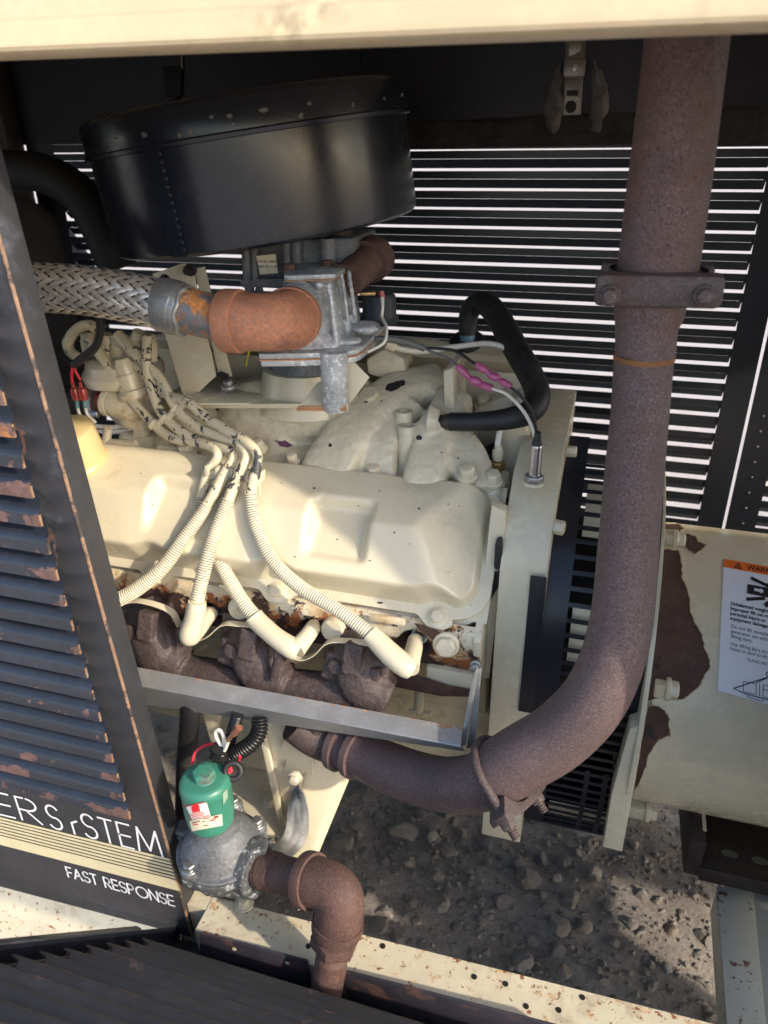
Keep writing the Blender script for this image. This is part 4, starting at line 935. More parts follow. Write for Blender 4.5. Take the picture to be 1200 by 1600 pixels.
gen = thing('generator', (.45, 1.05, .31), 'cream painted generator drum with peeled rust patches and a warning label', 'generator')
AXY, AXZ, GR = 1.05, .532, .222
FP = [(1.30, .80)] + [(1.085 + .293 * math.cos(R_(t_)), .545 + .305 * math.sin(R_(t_))) for t_ in range(60, 224, 6)] + [(.885, .300), (1.30, .300)]
mb = MB(); mb.prism([V(.1005, y, z) for y, z in FP], V(.0065, 0, 0)); mb.build('flange', M_cream, gen, bevel=.0008)
mb = MB(); mb.lathe(V(.1072, AXY, AXZ), (1, 0, 0), [(0, GR * .97), (.012, GR * .97)], 64); mb.build('spigot', M_cream, gen)
plate('front_leg', [(984, 1140), (1001, 1134), (998, 1190), (987, 1250), (972, 1331), (942, 1323), (955, 1245), (972, 1180)], .800, (0, .03, 0), M_cream, gen, .001)
mb = MB(); mb.lathe(V(.117, AXY, AXZ), (1, 0, 0), [(0, GR), (.75, GR)], 128, cap=True, up=(0, 0, 1)); mb.build('drum', M_cream, gen, smooth=30)
def atcyl(px, py, R):
    d = RIGHT * (px - 600) + DOWN * (py - 800) + FWD * FPX
    oy, oz = CAM.y - AXY, CAM.z - AXZ; A_ = d.y ** 2 + d.z ** 2; B_ = oy * d.y + oz * d.z; C_ = oy ** 2 + oz ** 2 - R * R
    disc = B_ * B_ - A_ * C_
    if disc < 0: t = -B_ / A_
    else: t = (-B_ - math.sqrt(disc)) / A_
    return CAM + d * t
M_chipedge = mat('lifted_paint_edge', (.56, .47, .32), .5, var=.15, vs=60, layers=[((.20, .10, .06), .8, 60, .55, .05, 0, 0, 0)])
def cylpatch(name, pxs, off, m, par, jag=0.0, sub=4, th=.0006, seed=1):
    """irregular skin on the drum: outline given in the picture, filled with a fan of rings that follow the curve"""
    cl = []
    n = len(pxs); rng_ = random.Random(seed)
    for i in range(n):
        a_, b_ = pxs[i], pxs[(i + 1) % n]
        for k in range(sub):
            t = k / sub; j = jag * rng_.uniform(-1, 1); j2 = jag * rng_.uniform(-1, 1); cl.append((a_[0] + (b_[0] - a_[0]) * t + j, a_[1] + (b_[1] - a_[1]) * t + j2))
    bm = bmesh.new(); vv = [bm.verts.new((x, y, 0)) for x, y in cl]; f_ = bm.faces.new(vv)
    bmesh.ops.triangulate(bm, faces=[f_]); bmesh.ops.subdivide_edges(bm, edges=bm.edges[:], cuts=3, use_grid_fill=True)
    for v in bm.verts: v.co = atcyl(v.co.x, v.co.y, GR + off)
    r = bmesh.ops.extrude_face_region(bm, geom=bm.faces[:])
    for g in r['geom']:
        if isinstance(g, bmesh.types.BMVert):
            q_ = V(0, g.co.y - AXY, g.co.z - AXZ).normalized(); g.co -= q_ * th
    bmesh.ops.recalc_face_normals(bm, faces=bm.faces[:])
    me = bpy.data.meshes.new(name); bm.to_mesh(me); bm.free(); ob_ = link(name, me, m, par, 30)
    mb_ = MB(); mb_.tube([atcyl(x, y, GR + off + .0003) for x, y in cl], .0009, 6, closed=True); mb_.build('lifted_paint_edge', M_chipedge, ob_, smooth=60); return ob_
cylpatch('rust_patch', [(1036, 858), (1060, 860), (1066, 880), (1066, 902), (1075, 920), (1078, 950), (1084, 970), (1094, 985), (1101, 1012), (1109, 1028), (1110, 1042), (1101, 1055), (1090, 1075), (1075, 1088), (1062, 1094), (1040, 1090), (1012, 1095), (1020, 1000)], .0006, M_rustpatch, gen, 1.2)
cylpatch('rust_patch', [(1070, 832), (1086, 838), (1090, 845), (1104, 852), (1086, 866), (1074, 860), (1068, 850)], .0006, M_rustpatch, gen, .8, seed=3)
cylpatch('rust_patch', [(1036, 818), (1060, 818), (1070, 826), (1060, 832), (1036, 834)], .0006, M_rustpatch, gen, .8, seed=8)
cylpatch('rust_patch', [(1012, 1102), (1025, 1102), (1040, 1110), (1046, 1125), (1047, 1148), (1030, 1156), (1014, 1180), (1005, 1210), (990, 1240), (998, 1180)], .0006, M_rustpatch, gen, 1.0, seed=5)
# mounting lugs with bolts
for px, py, ln in [(1038, 844, 34), (1035, 1078, 18), (1005, 1270, 14)]:
    p = atcyl(px, py, GR + .004); mb = MB(); mb.bx(.117, p.x + rad(ln, p), p.y - .004, p.y + .02, p.z - .013, p.z + .010); mb.build('lug', M_cream, gen, bevel=.003)
    q_ = V(p.x + rad(ln, p), p.y + .004, p.z); mb = MB(); mb.hexhead(q_, V(1, 0, 0), .0125, .010, .016, .003); mb.build('bolt', M_cream, gen, bevel=.0008)
# warning label wrapped on the drum
LQ = [(1131, 873), (1262, 896), (1262, 1118), (1122, 1079)]
def lab(u, v):   # u right, v down -> pixel
    (x0, y0), (x1, y1), (x2, y2), (x3, y3) = LQ
    x = (x0 * (1 - u) + x1 * u) * (1 - v) + (x3 * (1 - u) + x2 * u) * v; y = (y0 * (1 - u) + y1 * u) * (1 - v) + (y3 * (1 - u) + y2 * u) * v; return x, y
def onlab(u, v, off): x, y = lab(u, v); return atcyl(x, y, GR + off)
wl = bpy.data.objects.new('warning_label', None); COL.objects.link(wl); wl.parent = gen; wl.matrix_parent_inverse = gen.matrix_world.inverted()
wl['label'] = 'white warning label with an orange band'
def labsheet(name, u0, u1, v0, v1, off, m, n=14):
    mb = MB(); mb.grid(lambda u, v: onlab(u0 + (u1 - u0) * u, v0 + (v1 - v0) * v, off), 6, n); return mb.build(name, m, wl, smooth=180)
labsheet('paper', 0, 1, 0, 1, .0008, M_white, 30); labsheet('orange_band', 0, 1, 0, .062, .0011, M_orange)
def labtext(txt, u, v, h, off=.0014, m=M_ink, wide=None, bold=0.0, lw=1.3):
    """letters bent onto the drum: flat text in label units, then wrapped"""
    cu = bpy.data.curves.new('t', 'FONT'); cu.body = txt; cu.size = h * 1.42; cu.offset = bold; cu.resolution_u = 3
    ob = bpy.data.objects.new('t', cu); COL.objects.link(ob); dg = bpy.context.evaluated_depsgraph_get(); me = bpy.data.meshes.new_from_object(ob.evaluated_get(dg)); bpy.data.objects.remove(ob)
    # label is about 131 px wide and 206 px tall
    for vtx in me.vertices: vtx.co = onlab(u + vtx.co.x * (206 / 131) * lw / 1.3, v - vtx.co.y, off)
    return link('label_text', me, m, wl, 0)
labtext('WARNING', .275, .048, .036, bold=.001, lw=1.55)
for i, t in enumerate(['Unbalanced weight.', 'Improper lift can cause', 'personal injury or', 'equipment damage.']): labtext(t, .10, .335 + i * .037, .026, bold=.0009, lw=1.28)
for i, t in enumerate(['Do not lift complete', 'generator set with', 'lifting eyes.']): labtext(t, .115, .505 + i * .037, .026, lw=1.28)
for i, t in enumerate(['Use lifting bars through', 'holes in skid to lift.']): labtext(t, .115, .635 + i * .037, .026, lw=1.28)
labtext('SLING METHOD', .315, .722, .022, lw=1.35)
def labline(pts, w, name='label_mark', off=.0015, m=M_ink, closed=False):
    mb = MB(); P = pts + ([pts[0]] if closed else [])
    for i in range(len(P) - 1):
        (x0, y0), (x1, y1) = P[i], P[i + 1]; ax, ay = (x1 - x0) * 131, (y1 - y0) * 206; L_ = math.hypot(ax, ay) or 1; nx, ny = -ay / L_ * w / 131 / 2, ax / L_ * w / 206 / 2
        o_ = off + .00003 * (i % 3); mb.add([onlab(x0 - nx, y0 - ny, o_), onlab(x1 - nx, y1 - ny, o_), onlab(x1 + nx, y1 + ny, o_), onlab(x0 + nx, y0 + ny, o_)], [(0, 1, 2, 3)])
    return mb.build(name, m, wl, smooth=0)
labline([(.13, .05), (.175, .014), (.22, .05)], 1.4, closed=True); labline([(.175, .026), (.175, .042)], 1.4)
# figure knocked by a crate
labsheet('label_mark', .29, .56, .155, .225, .0014, M_ink, 6)
labline([(.37, .186), (.44, .186)], 4.0, m=M_white, off=.0018); labline([(.44, .176), (.475, .187), (.44, .198)], 3.2, m=M_white, off=.0018, closed=True)
labline([(.33, .105), (.55, .145)], 5); labline([(.28, .27), (.50, .235)], 5); labline([(.50, .29), (.60, .235), (.62, .16), (.62, .10)], 7); labline([(.60, .10), (.78, .14)], 5)
mb = MB(); mb.add([onlab(.545 + .03 * math.cos(t * .5), .138 + .02 * math.sin(t * .5), .0017) for t in range(12)], [tuple(range(12))]); mb.build('label_mark', M_ink, wl)
# sling drawing
labline([(.56, .745), (.56, .765)], 1.2); labline([(.56 + .03 * math.cos(t * .6), .782 + .018 * math.sin(t * .6)) for t in range(11)], 1.6, closed=True)
labline([(.56, .80), (.17, .952)], 1.6); labline([(.56, .80), (.42, .87)], 1.2); labline([(.56, .80), (.74, .962)], 1.6); labline([(.56, .80), (.95, .94)], 1.6)
labline([(.17, .952), (.30, .968), (.74, .966), (.95, .94)], 1.4); labline([(.28, .88), (.42, .875), (.42, .955), (.28, .955)], 1.0, closed=True); labline([(.46, .87), (.46, .96)], 1.0); labline([(.50, .865), (.80, .86), (.80, .95), (.50, .955)], 1.0, closed=True); labline([(.50, .90), (.80, .895)], 1.0); labline([(.60, .862), (.62, .955)], .9); labline([(.70, .86), (.70, .955)], .9); labline([(.33, .968), (.33, .985), (.50, .988), (.50, .97)], .9)

# ------------------------------------------------------------------ exhaust pipe
ex = thing('exhaust_pipe', at(1000, 700, .76), 'purple brown rusted exhaust pipe rising past the generator and curving under the engine', 'exhaust pipe')
mb = MB(); mb.tube(pxpath([(1083, -40, .775, 128), (1075, 40, .775, 128), (1060, 170, .77, 126), (1045, 290, .765, 126), (1027, 425, .76, 122)], 6), seg=40); mb.build('upper_pipe', M_exh, ex, smooth=40)
mb = MB(); mb.tube(pxpath([(1018, 462, .758, 108), (1014, 490, .757, 106), (1010, 515, .756, 94), (1008, 552, .755, 91), (1006, 556, .755, 92)], 5), seg=40); mb.build('reducer', M_exh, ex, smooth=40)
mb = MB(); mb.tube([tuple(q_[:3]) + (q_[3] * 1.02,) for q_ in pxpath([(1007, 553, .755, 91), (1006, 561, .755, 91)], 3)], seg=40); mb.build('weld_bead', mat('orange_weld_rust', (.20, .085, .03), .85, var=.3, vs=90, bump=.6, bs=500), ex, smooth=40)
low = pxpath([(1006, 558, .755, 90), (999, 650, .75, 88), (989, 760, .745, 90), (981, 860, .735, 92), (972, 960, .72, 95), (955, 1035, .705, 98), (922, 1100, .69, 101), (872, 1150, .68, 103), (820, 1182, .672, 103), (780, 1206, .668, 101), (748, 1222, .67, 96), (700, 1226, .685, 90), (650, 1215, .705, 86), (600, 1196, .725, 82), (560, 1175, .745, 78), (530, 1160, .757, 74)], 7)
k0 = next(i for i, q_ in enumerate(low) if i > 60 and q_[0] < at(776, 1206, .668).x)
mb = MB(); mb.tube(low[:k0 + 1], seg=44); mb.build('riser_pipe', M_exh, ex, smooth=40)
mb = MB(); mb.tube([tuple(q_[:3]) + (q_[3] * (.93),) for q_ in low[k0 - 3:]], seg=44); mb.build('down_pipe', M_exh, ex, smooth=40)
# manifold joint ring
for i, (dx, sc_) in enumerate([(-2, 1.16), (-8, 1.10)]):
    q0, q1 = low[dx], low[dx + 1] if dx + 1 < 0 else low[-1]; d = (V(*q1[:3]) - V(*q0[:3])).normalized(); mb = MB(); r = q0[3]
    mb.lathe(V(*q0[:3]), d, [(-.006, r * .9), (-.005, r * sc_), (.005, r * sc_), (.006, r * .9)], 36); mb.build('joint_ring', M_exh, ex)
mb = MB(); mb.tube(pxpath([(460, 1128, .75, 60), (490, 1148, .755, 64), (515, 1158, .757, 66), (535, 1163, .757, 66)], 4), seg=30); mb.build('manifold_outlet', M_exhd, ex, smooth=60)
# saddle clamp at the top
cl = thing('pipe_clamp', at(1027, 450, .72), 'dark rusted two-bolt flange clamp on the upper exhaust pipe', 'clamp')
c_ = at(1027, 449, .735); wv = rad(188, c_); hv = rad(50, c_)
mb = MB(); mb.box(V(c_.x, c_.y - .012, c_.z), (wv * 2 * .99, .022, hv * 2), Matrix.Rotation(R_(-1.2), 3, 'Y')); mb.build('bar', M_exhd, cl, bevel=.006)
mb = MB(); mb.box(V(c_.x, .79, c_.z), (wv * 1.9, .022, hv * 2)); mb.build('bar', M_exhd, cl, bevel=.006)
mb = MB(); mb.lathe(V(c_.x, .757, c_.z), (0, 0, 1), [(-hv * .9, .040), (-hv * .6, .043), (hv * .6, .046), (hv * .9, .044)], 36, cap=False); mb.build('collar', M_exhd, cl)
for px in (953, 1100): bolt(px, 462, c_.y - .0245, V(0, -1, .1), 13, .012, 1.35, M_exhd, cl, 'bolt', .0012)
# u-bolt clamp on the lower bend
uc = thing('muffler_clamp', at(770, 1240, .67), 'rusted u-bolt clamp round the lower bend of the exhaust', 'clamp')
i0 = k0 - 1; q0 = V(*low[i0][:3]); d = (V(*low[i0 + 2][:3]) - V(*low[i0 - 2][:3])).normalized(); r = low[i0][3] * 1.05
dn = at(790, 1290, .64) - q0; dn = (dn - d * dn.dot(d)).normalized(); sd2 = d.cross(dn).normalized()
rp = []
for i in range(25):
    a_ = math.pi * (i / 24); rp.append(q0 + sd2 * math.cos(a_) * r - dn * math.sin(a_) * r)
full = [q0 + sd2 * r + dn * .045] + [q0 + sd2 * r + dn * .03] + rp + [q0 - sd2 * r + dn * .03] + [q0 - sd2 * r + dn * .045]
mb = MB(); mb.tube(full, .0058, 12); mb.build('u_bolt', M_exhd, uc, smooth=60)
def sadpt(a_, b_, c_): return q0 + sd2 * a_ + dn * b_ + d * c_
mb = MB()
prof = [(-r * 1.32, r * .95), (-r * .85, r * .55)] + [(-r * .85 + r * 1.7 * i / 12, r * math.sqrt(max(0.02, 1.02 - ((-.85 + 1.7 * i / 12)) ** 2))) for i in range(13)] + [(r * .85, r * .55), (r * 1.32, r * .95), (r * 1.32, r * 1.12), (r * .4, r * 1.22), (-r * .4, r * 1.22), (-r * 1.32, r * 1.12)]
mb.prism([sadpt(a_, b_, -.012) for a_, b_ in prof], d * .024); mb.build('saddle', M_exhd, uc, bevel=.001)
for sg in (1, -1):
    p = q0 + sd2 * r * sg + dn * (r * 1.14); mb = MB(); mb.hexhead(p, dn, .0098, .010); mb.build('nut', M_exhd, uc, bevel=.0008)
    mb = MB(); zz_ = [(i * .0016, .0056 if i % 2 else .0049) for i in range(9)]; mb.lathe(p + dn * .009, dn, zz_, 12); mb.build('thread', M_exhd, uc)
# ------------------------------------------------------------------ helpers for runs of hose and wire
def resample(path, step):
    out = [tuple(path[0])]; acc = 0.0
    for i in range(len(path) - 1):
        a_, b_ = path[i], path[i + 1]; L_ = (V(*b_[:3]) - V(*a_[:3])).length
        if L_ < 1e-9: continue
        t = step - acc
        while t <= L_:
            f_ = t / L_; out.append(tuple(x + (y - x) * f_ for x, y in zip(a_, b_))); t += step
        acc = (acc + L_) % step if False else L_ - (t - step)
    return out
def hose(name, pts, m, par, seg=16, n=8): mb = MB(); mb.tube(pxpath(pts, n), seg=seg); return mb.build(name, m, par, smooth=60)
def loom(name, pts, m, par, pitch=.0034, depth=.14, n=10, seg=18, slit=True, slitk=4):
    P = resample(pxpath(pts, n), pitch / 5); K = len(P)
    prof = [1, 1, 1 - depth * .5, 1 - depth, 1 - depth * .5]
    Q = [tuple(p[:3]) + (p[3] * prof[i % 5],) for i, p in enumerate(P)]
    mb = MB(); mb.tube(Q, seg=seg)
    if slit:
        for i in range(K):
            for k in range(seg): mb.w[i * seg + k] = 1.0 if (i % 5 == 3 or k == slitk) else 0.0
    return mb.build(name, m, par, smooth=70)

# ------------------------------------------------------------------ air cleaner
ac = thing('air_cleaner', at(398, 400, 1.05), 'big round black air cleaner drum on top of the engine', 'air cleaner')
AD = V(-.122, -.035, 1).normalized(); AC = at(402, 268, 1.05); AR = .219
bot, top = -.080, .076
mb = MB(); mb.lathe(AC, AD, [(bot, AR * .90), (bot + .002, AR * .965), (bot + .006, AR * .985), (bot + .012, AR * .99), (top - .030, AR * .985), (top - .029, AR * 1.0)], 128, up=(0, -1, 0)); mb.build('body', M_black, ac, smooth=35)
mb = MB(); mb.lathe(AC, AD, [(top - .034, AR * .99), (top - .033, AR * 1.012), (top - .029, AR * 1.016), (top - .027, AR * 1.004), (top + .004, AR * 1.0), (top + .008, AR * .99), (top + .011, AR * .965), (top + .012, AR * .6), (top + .012, 0.001)], 128); lid = mb.build('lid', M_black, ac, smooth=35)
for v_ in lid.data.vertices: pass
at_ = lid.data.attributes.new('wear', 'FLOAT', 'POINT'); at_.data.foreach_set('value', [.12] * len(lid.data.vertices))
mb = MB(); mb.lathe(AC + AD * (top + .012), AD, [(0, .012), (.010, .012), (.012, .006)], 16); mb.build('wing_nut', M_dark, ac)
u_ = V(0, -1, 0); u_ = (u_ - AD * u_.dot(AD)).normalized(); b2 = AD.cross(u_)
def acpt(ang, h, r): return AC + AD * h + (u_ * math.cos(ang) + b2 * math.sin(ang)) * r
pseam = at(275, 340, .86); rel = pseam - AC; sa = math.atan2(rel.dot(b2), rel.dot(u_))
sa = min([sa + k * .004 for k in range(-120, 121)], key=lambda s_: abs((lambda q_: 600 + FPX * q_.dot(RIGHT) / q_.dot(FWD))(acpt(s_, -.02, AR) - CAM) - 272))
mb = MB(); mb.grid(lambda u, v: acpt(sa + .004 + (-.10) * v, bot + .004 + (top - .034 - bot) * u, AR * .992 + .0008), 12, 10); mb.build('overlap_seam', M_black, ac, smooth=180)
for k in range(15):
    h = bot + .012 + k * .0088; mb = MB(); mb.lathe(acpt(sa - .010, h, AR * .992 + .0005), acpt(sa, 0, 1) - acpt(sa, 0, 0), [(0, .0028), (.0006, .002), (.0007, 0.0003)], 10); mb.build('spot_weld', M_guard, ac)

# ------------------------------------------------------------------ mixer, fuel regulator, elbow, braided hose
mx = thing('mixer_body', at(440, 450, 1.03), 'dark grey carburettor body with a small white label under the air cleaner', 'carburettor')
z1 = at(440, 444, 1.0).z
def zp(px, py, z): return at(px, py, Z=z)
plate('body_block', [(380, 380), (520, 372), (550, 372), (556, 440), (500, 446), (388, 446)], 1.005, (0, .11, 0), M_alud, mx, .004)
plate('flange', [(374, 436), (560, 432), (558, 446), (376, 450)], .992, (0, .13, 0), M_alud, mx, .003)
for px, w in [(384, 15), (397, 12), (448, 14), (463, 18), (512, 26)]:
    mb = MB(); a_, b_ = at(px + 3, 442, .998), at(px, 372, .998); mb.tube([a_, b_], rad(w, a_), 14); mb.build('column', M_alud, mx)
for px in (390, 545): 
    mb = MB(); mb.hexhead(at(px, 452, .998), V(0, 0, -1), .007, .008); mb.build('bolt', M_alud, mx)
plate('label_plate', [(400, 400), (430, 397), (434, 427), (406, 429)], .9905, (0, .002, 0), M_label, mx, 0)
for t_, py in [('KIT NO. 300327', 410), ('PART NO. 4-300112', 418)]:
    link('label_text', text_mesh(t_, .0042, at(403, py, .990), (1, .0, .02), (0, 0, 1), .0001), M_ink, mx, 0)
mb = MB(); mb.lathe(at(480, 600, 1.04), V(0, -.02, 1), [(-.03, .085), (.0, .074), (.012, .070), (.030, .066)], 48); mb.build('adapter_ring', M_cream, mx, smooth=40)
mb = MB(); mb.lathe(at(480, 572, 1.04), V(0, -.02, 1), [(0, .058), (.10, .045)], 32); mb.build('throat', M_alud, mx)
plate('throttle_lever', [(398, 450), (408, 447), (418, 480), (400, 482)], 1.0, (0, .004, 0), M_alud, mx, .0008)

rg = thing('fuel_regulator', at(500, 545, .92), 'mottled grey cast fuel regulator with an outlet tube pointing down', 'regulator')
zb0 = at(520, 549, .868).z; zt0 = at(484, 430, .905).z
base_px = [(404, 553), (470, 552), (530, 550), (556, 546), (568, 540), (582, 527), (601, 508), (605, 500), (600, 494), (586, 490), (560, 490), (500, 488), (440, 500), (406, 530)]
bp_ = [at(x, y, Z=zb0) for x, y in base_px]
mb = MB(); mb.prism(bp_, V(0, 0, -.0075)); mb.build('upper_plate', M_alu, rg, bevel=.0018)
cpt = sum(bp_, V(0, 0, 0)) / len(bp_)
mb = MB(); mb.prism([cpt + (p - cpt) * 1.004 + V(0, 0, -.0076) for p in bp_], V(0, 0, -.0016)); mb.build('gasket', M_gasket, rg)
mb = MB(); mb.prism([cpt + (p - cpt) * .985 + V(0, 0, -.0093) for p in bp_], V(0, 0, -.008)); mb.build('lower_plate', M_alu, rg, bevel=.002)
tp_px = [(443, 424), (463, 408), (543, 404), (549, 409), (545, 415), (524, 428), (444, 431)]
tp = [at(x, y, Z=zt0) for x, y in tp_px]
mb = MB(); mb.prism(tp, V(0, 0, -.006)); mb.build('top_plate', M_alu, rg, bevel=.0012)
mb = MB(); ct = sum(tp, V(0, 0, 0)) / len(tp); mb.prism([ct + (p - ct) * 1.005 + V(0, 0, -.0061) for p in tp], V(0, 0, -.0014)); mb.build('gasket', M_gasket, rg)
# cast body: loft between the two outlines
bb = [at(x, y, Z=zb0) for x, y in [(452, 546), (480, 548), (528, 545), (552, 530), (566, 506), (560, 492), (470, 490), (448, 520)]]
bt = [at(x, y, Z=zt0 - .0075) for x, y in [(445, 436), (470, 438), (522, 433), (538, 424), (550, 414), (545, 411), (466, 413), (446, 430)]]
mb = MB(); n_ = 8; vs = bb + bt; mb.add(vs, [tuple(range(n_ - 1, -1, -1)), tuple(range(n_, 2 * n_))] + [(i, (i + 1) % n_, n_ + (i + 1) % n_, n_ + i) for i in range(n_)])
fr = lambda px, py, Y: at(px, py, Y)
for a_, b_, w in [((498, 445, .902), (506, 540, .887), 9), ((514, 445, .900), (526, 540, .885), 10), ((447, 440, .905), (449, 470, .902), 12), ((545, 425, .945), (556, 505, .952), 8), ((534, 430, .926), (546, 520, .928), 7)]:
    A_, B_ = at(*a_), at(*b_); mb.capsule(A_, B_, rad(w, A_))
mb.ball(at(572, 512, .93), (.020, .020, .009)); mb.ball(at(545, 532, .905), (.018, .014, .006))
mb.capsule(at(470, 480, .90), at(462, 500, .885), .034); mb.ball(at(452, 452, .897), .009); mb.ball(at(499, 446, .892), .006)
mb.cast('cast_body', M_alu, rg, voxel=.0022, it=4, fac=.5, rough=.0008, rs=200)
for px, py in [(452, 421), (476, 407), (512, 415), (536, 404)]: 
    p = at(px, py, Z=zt0); mb = MB(); mb.hexhead(p, V(0, 0, 1), .0082, .006, .0100, .0012); mb.build('bolt', M_rustp, rg, bevel=.0006)
for px, py in [(550, 530), (590, 492)]:
    p = at(px, py, Z=zb0); mb = MB(); mb.lathe(p, V(0, 0, 1), [(0, .0085), (.0022, .008), (.0028, .003)], 20); mb.build('plug_screw', M_rustp, rg)
a_, b_ = at(521, 548, .872), at(525, 640, .872); mb = MB(); d = (b_ - a_).normalized(); L_ = (b_ - a_).length; r = rad(44, a_)
mb.lathe(a_, d, [(0, r * 1.06), (L_ * .2, r), (L_ - .002, r * .97), (L_, r * .92), (L_, r * .7)], 36); mb.build('outlet_tube', M_alu, rg)
plate('support_plate', [(543, 556), (577, 590), (541, 638), (535, 640)], .888, (0, .002, 0), M_cream, rg, 0)
mb = MB(); mb.prism([at(465, 637, .86), at(543, 637, .86), at(541, 600, .905), at(497, 596, .905)], V(0, 0, -.003)); mb.build('support_foot', M_cream, rg)
mb = MB(); mb.prism([at(463, 639, .8585), at(542, 639, .8585), at(541, 634, .8625), at(466, 634, .8625)], V(0, 0, -.0028)); mb.build('raw_edge', M_gasket, rg)

el = thing('pipe_elbow', at(430, 545, .82), 'orange rusted iron pipe elbow screwed into the grey regulator', 'elbow')
path = pxpath([(360, 502, .802, 90), (386, 503, .802, 89), (412, 504, .806, 89), (434, 503, .818, 90), (450, 499, .842, 90), (458, 495, .875, 90)], 6)
mb = MB(); mb.tube(path, seg=44); mb.build('bend', M_rusto, el, smooth=60)
def ring(path_, i, sc_, l0, l1, name, m, par, seg=40):
    q0 = V(*path_[i][:3]); q1 = V(*path_[min(i + 1, len(path_) - 1)][:3]); q_1 = V(*path_[max(i - 1, 0)][:3]); d = (q1 - q_1).normalized(); r = path_[i][3]
    mb = MB(); mb.lathe(q0, d, [(l0, r * .9), (l0 + .0004, r * sc_ * .985), (l0 + .003, r * sc_), (l1 - .003, r * sc_), (l1 - .0004, r * sc_ * .985), (l1, r * .92)], seg); return mb.build(name, m, par, smooth=35)
ring(path, 0, 1.09, -.008, .016, 'collar', M_rusto, el); ring(path, 26, 1.07, -.006, .012, 'collar', M_rusto, el)
np_ = thing('pipe_nipple', at(320, 490, .80), 'patchy rusted pipe nipple between braided hose and elbow', 'pipe nipple')
npth = pxpath([(286, 484, .797, 70), (318, 492, .80, 70), (345, 498, .802, 70), (356, 500, .802, 70)], 5)
mb = MB(); mb.tube(npth, seg=36); mb.build('pipe', mat('rust_and_blue_steel', (.17, .17, .18), .5, metal=.4, var=.2, vs=30, bump=.2, layers=[((.42, .17, .05), .85, 38, .50, .05, 0, 0, -.5), ((.20, .09, .05), .8, 60, .60, .05, 0, 0, 0), ((.42, .36, .32), .6, 50, .66, .03, 0, .3, 0)]), np_, smooth=60)
d = (V(*npth[-1][:3]) - V(*npth[-4][:3])).normalized(); p = V(*npth[-5][:3]); mb = MB(); r = npth[-1][3]
mb.lathe(p, d, [(i * .0011, r * (1.03 if i % 2 else .985)) for i in range(14)], 32); mb.build('thread', M_rustp, np_, smooth=60)
bh = thing('braided_hose', at(150, 480, .79), 'thick braided stainless steel fuel hose coming in from the left', 'hose')
hpath = pxpath([(-160, 452, .77, 78), (-60, 450, .775, 77), (35, 449, .78, 75), (110, 452, .785, 75), (180, 461, .79, 76), (235, 472, .794, 77), (262, 478, .796, 78)], 10)
HR = resample(hpath, .0022); K = len(HR)
mb = MB(); mb.tube([tuple(q_[:3]) + (q_[3] * .93,) for q_ in HR[::3]], seg=32); mb.build('inner_hose', mat('dark_hose_core', (.05, .045, .04), .6, var=.2), bh)
# frames along the hose
T = [(V(*HR[min(i + 1, K - 1)][:3]) - V(*HR[max(i - 1, 0)][:3])).normalized() for i in range(K)]
U = []; u0 = V(0, 0, 1)
for i in range(K): u0 = (u0 - T[i] * u0.dot(T[i])).normalized(); U.append(u0.copy())
NS = 18; kk = 1.0 / (HR[0][3] * 1.35); ds = .0022
for sgn in (1, -1):
    for i in range(NS):
        mb = MB(); vs = []
        for j in range(K):
            s_ = j * ds; ph = 2 * math.pi * i / NS + sgn * kk * s_
            n_ = kk * s_ * 2 / (2 * math.pi / NS)
            ofs = .0013 * math.sin((n_ + 2 * i) * math.pi / 2 + math.pi / 4) if sgn == 1 else -.0013 * math.sin((2 * i - n_) * math.pi / 2 + math.pi / 4)
            r = HR[j][3] - .001 + ofs; c = V(*HR[j][:3]); w_ = .0031
            B_ = T[j].cross(U[j]); tangent_ang = w_ / r * .78
            for k, (dd, hh_) in enumerate(((-1, -.0004), (0, .0003), (1, -.0004))):
                a_ = ph + dd * tangent_ang * 1.0; sh = -sgn * dd * w_ * .62
                vs.append(c + T[j] * sh + (U[j] * math.cos(a_) + B_ * math.sin(a_)) * (r + hh_))
        fs = [(j * 3 + k, (j + 1) * 3 + k, (j + 1) * 3 + k + 1, j * 3 + k + 1) for j in range(K - 1) for k in range(2)]
        mb.add(vs, fs); mb.build('braid_strand', M_strand, bh, smooth=60)
fpth = pxpath([(250, 476, .795, 82), (262, 478, .796, 84), (278, 482, .797, 84), (284, 484, .797, 80), (292, 486, .798, 70), (300, 488, .798, 70)], 5)
mb = MB(); mb.tube(fpth, seg=40); mb.build('ferrule', mat('dull_grey_ferrule', (.23, .235, .24), .45, metal=.6, var=.2, vs=30, bump=.15, bs=400), bh, smooth=50)
mb = MB(); q0 = V(*fpth[-8][:3]); d = (V(*fpth[-4][:3]) - q0).normalized(); pts_ = []
ang0, bb1 = U[-1], T[-1].cross(U[-1])
for k in range(40): a_ = 2 * math.pi * k / 40; pts_.append(q0 + d * .0015 * math.sin(a_ * 7) + (ang0 * math.cos(a_) + bb1 * math.sin(a_)) * fpth[-8][3] * .99)
mb.tube(pts_, .0034, 10, closed=True); mb.build('weld_bead', mat('weld_bead_grey', (.30, .30, .29), .45, metal=.6, var=.2, vs=80), bh, smooth=80)

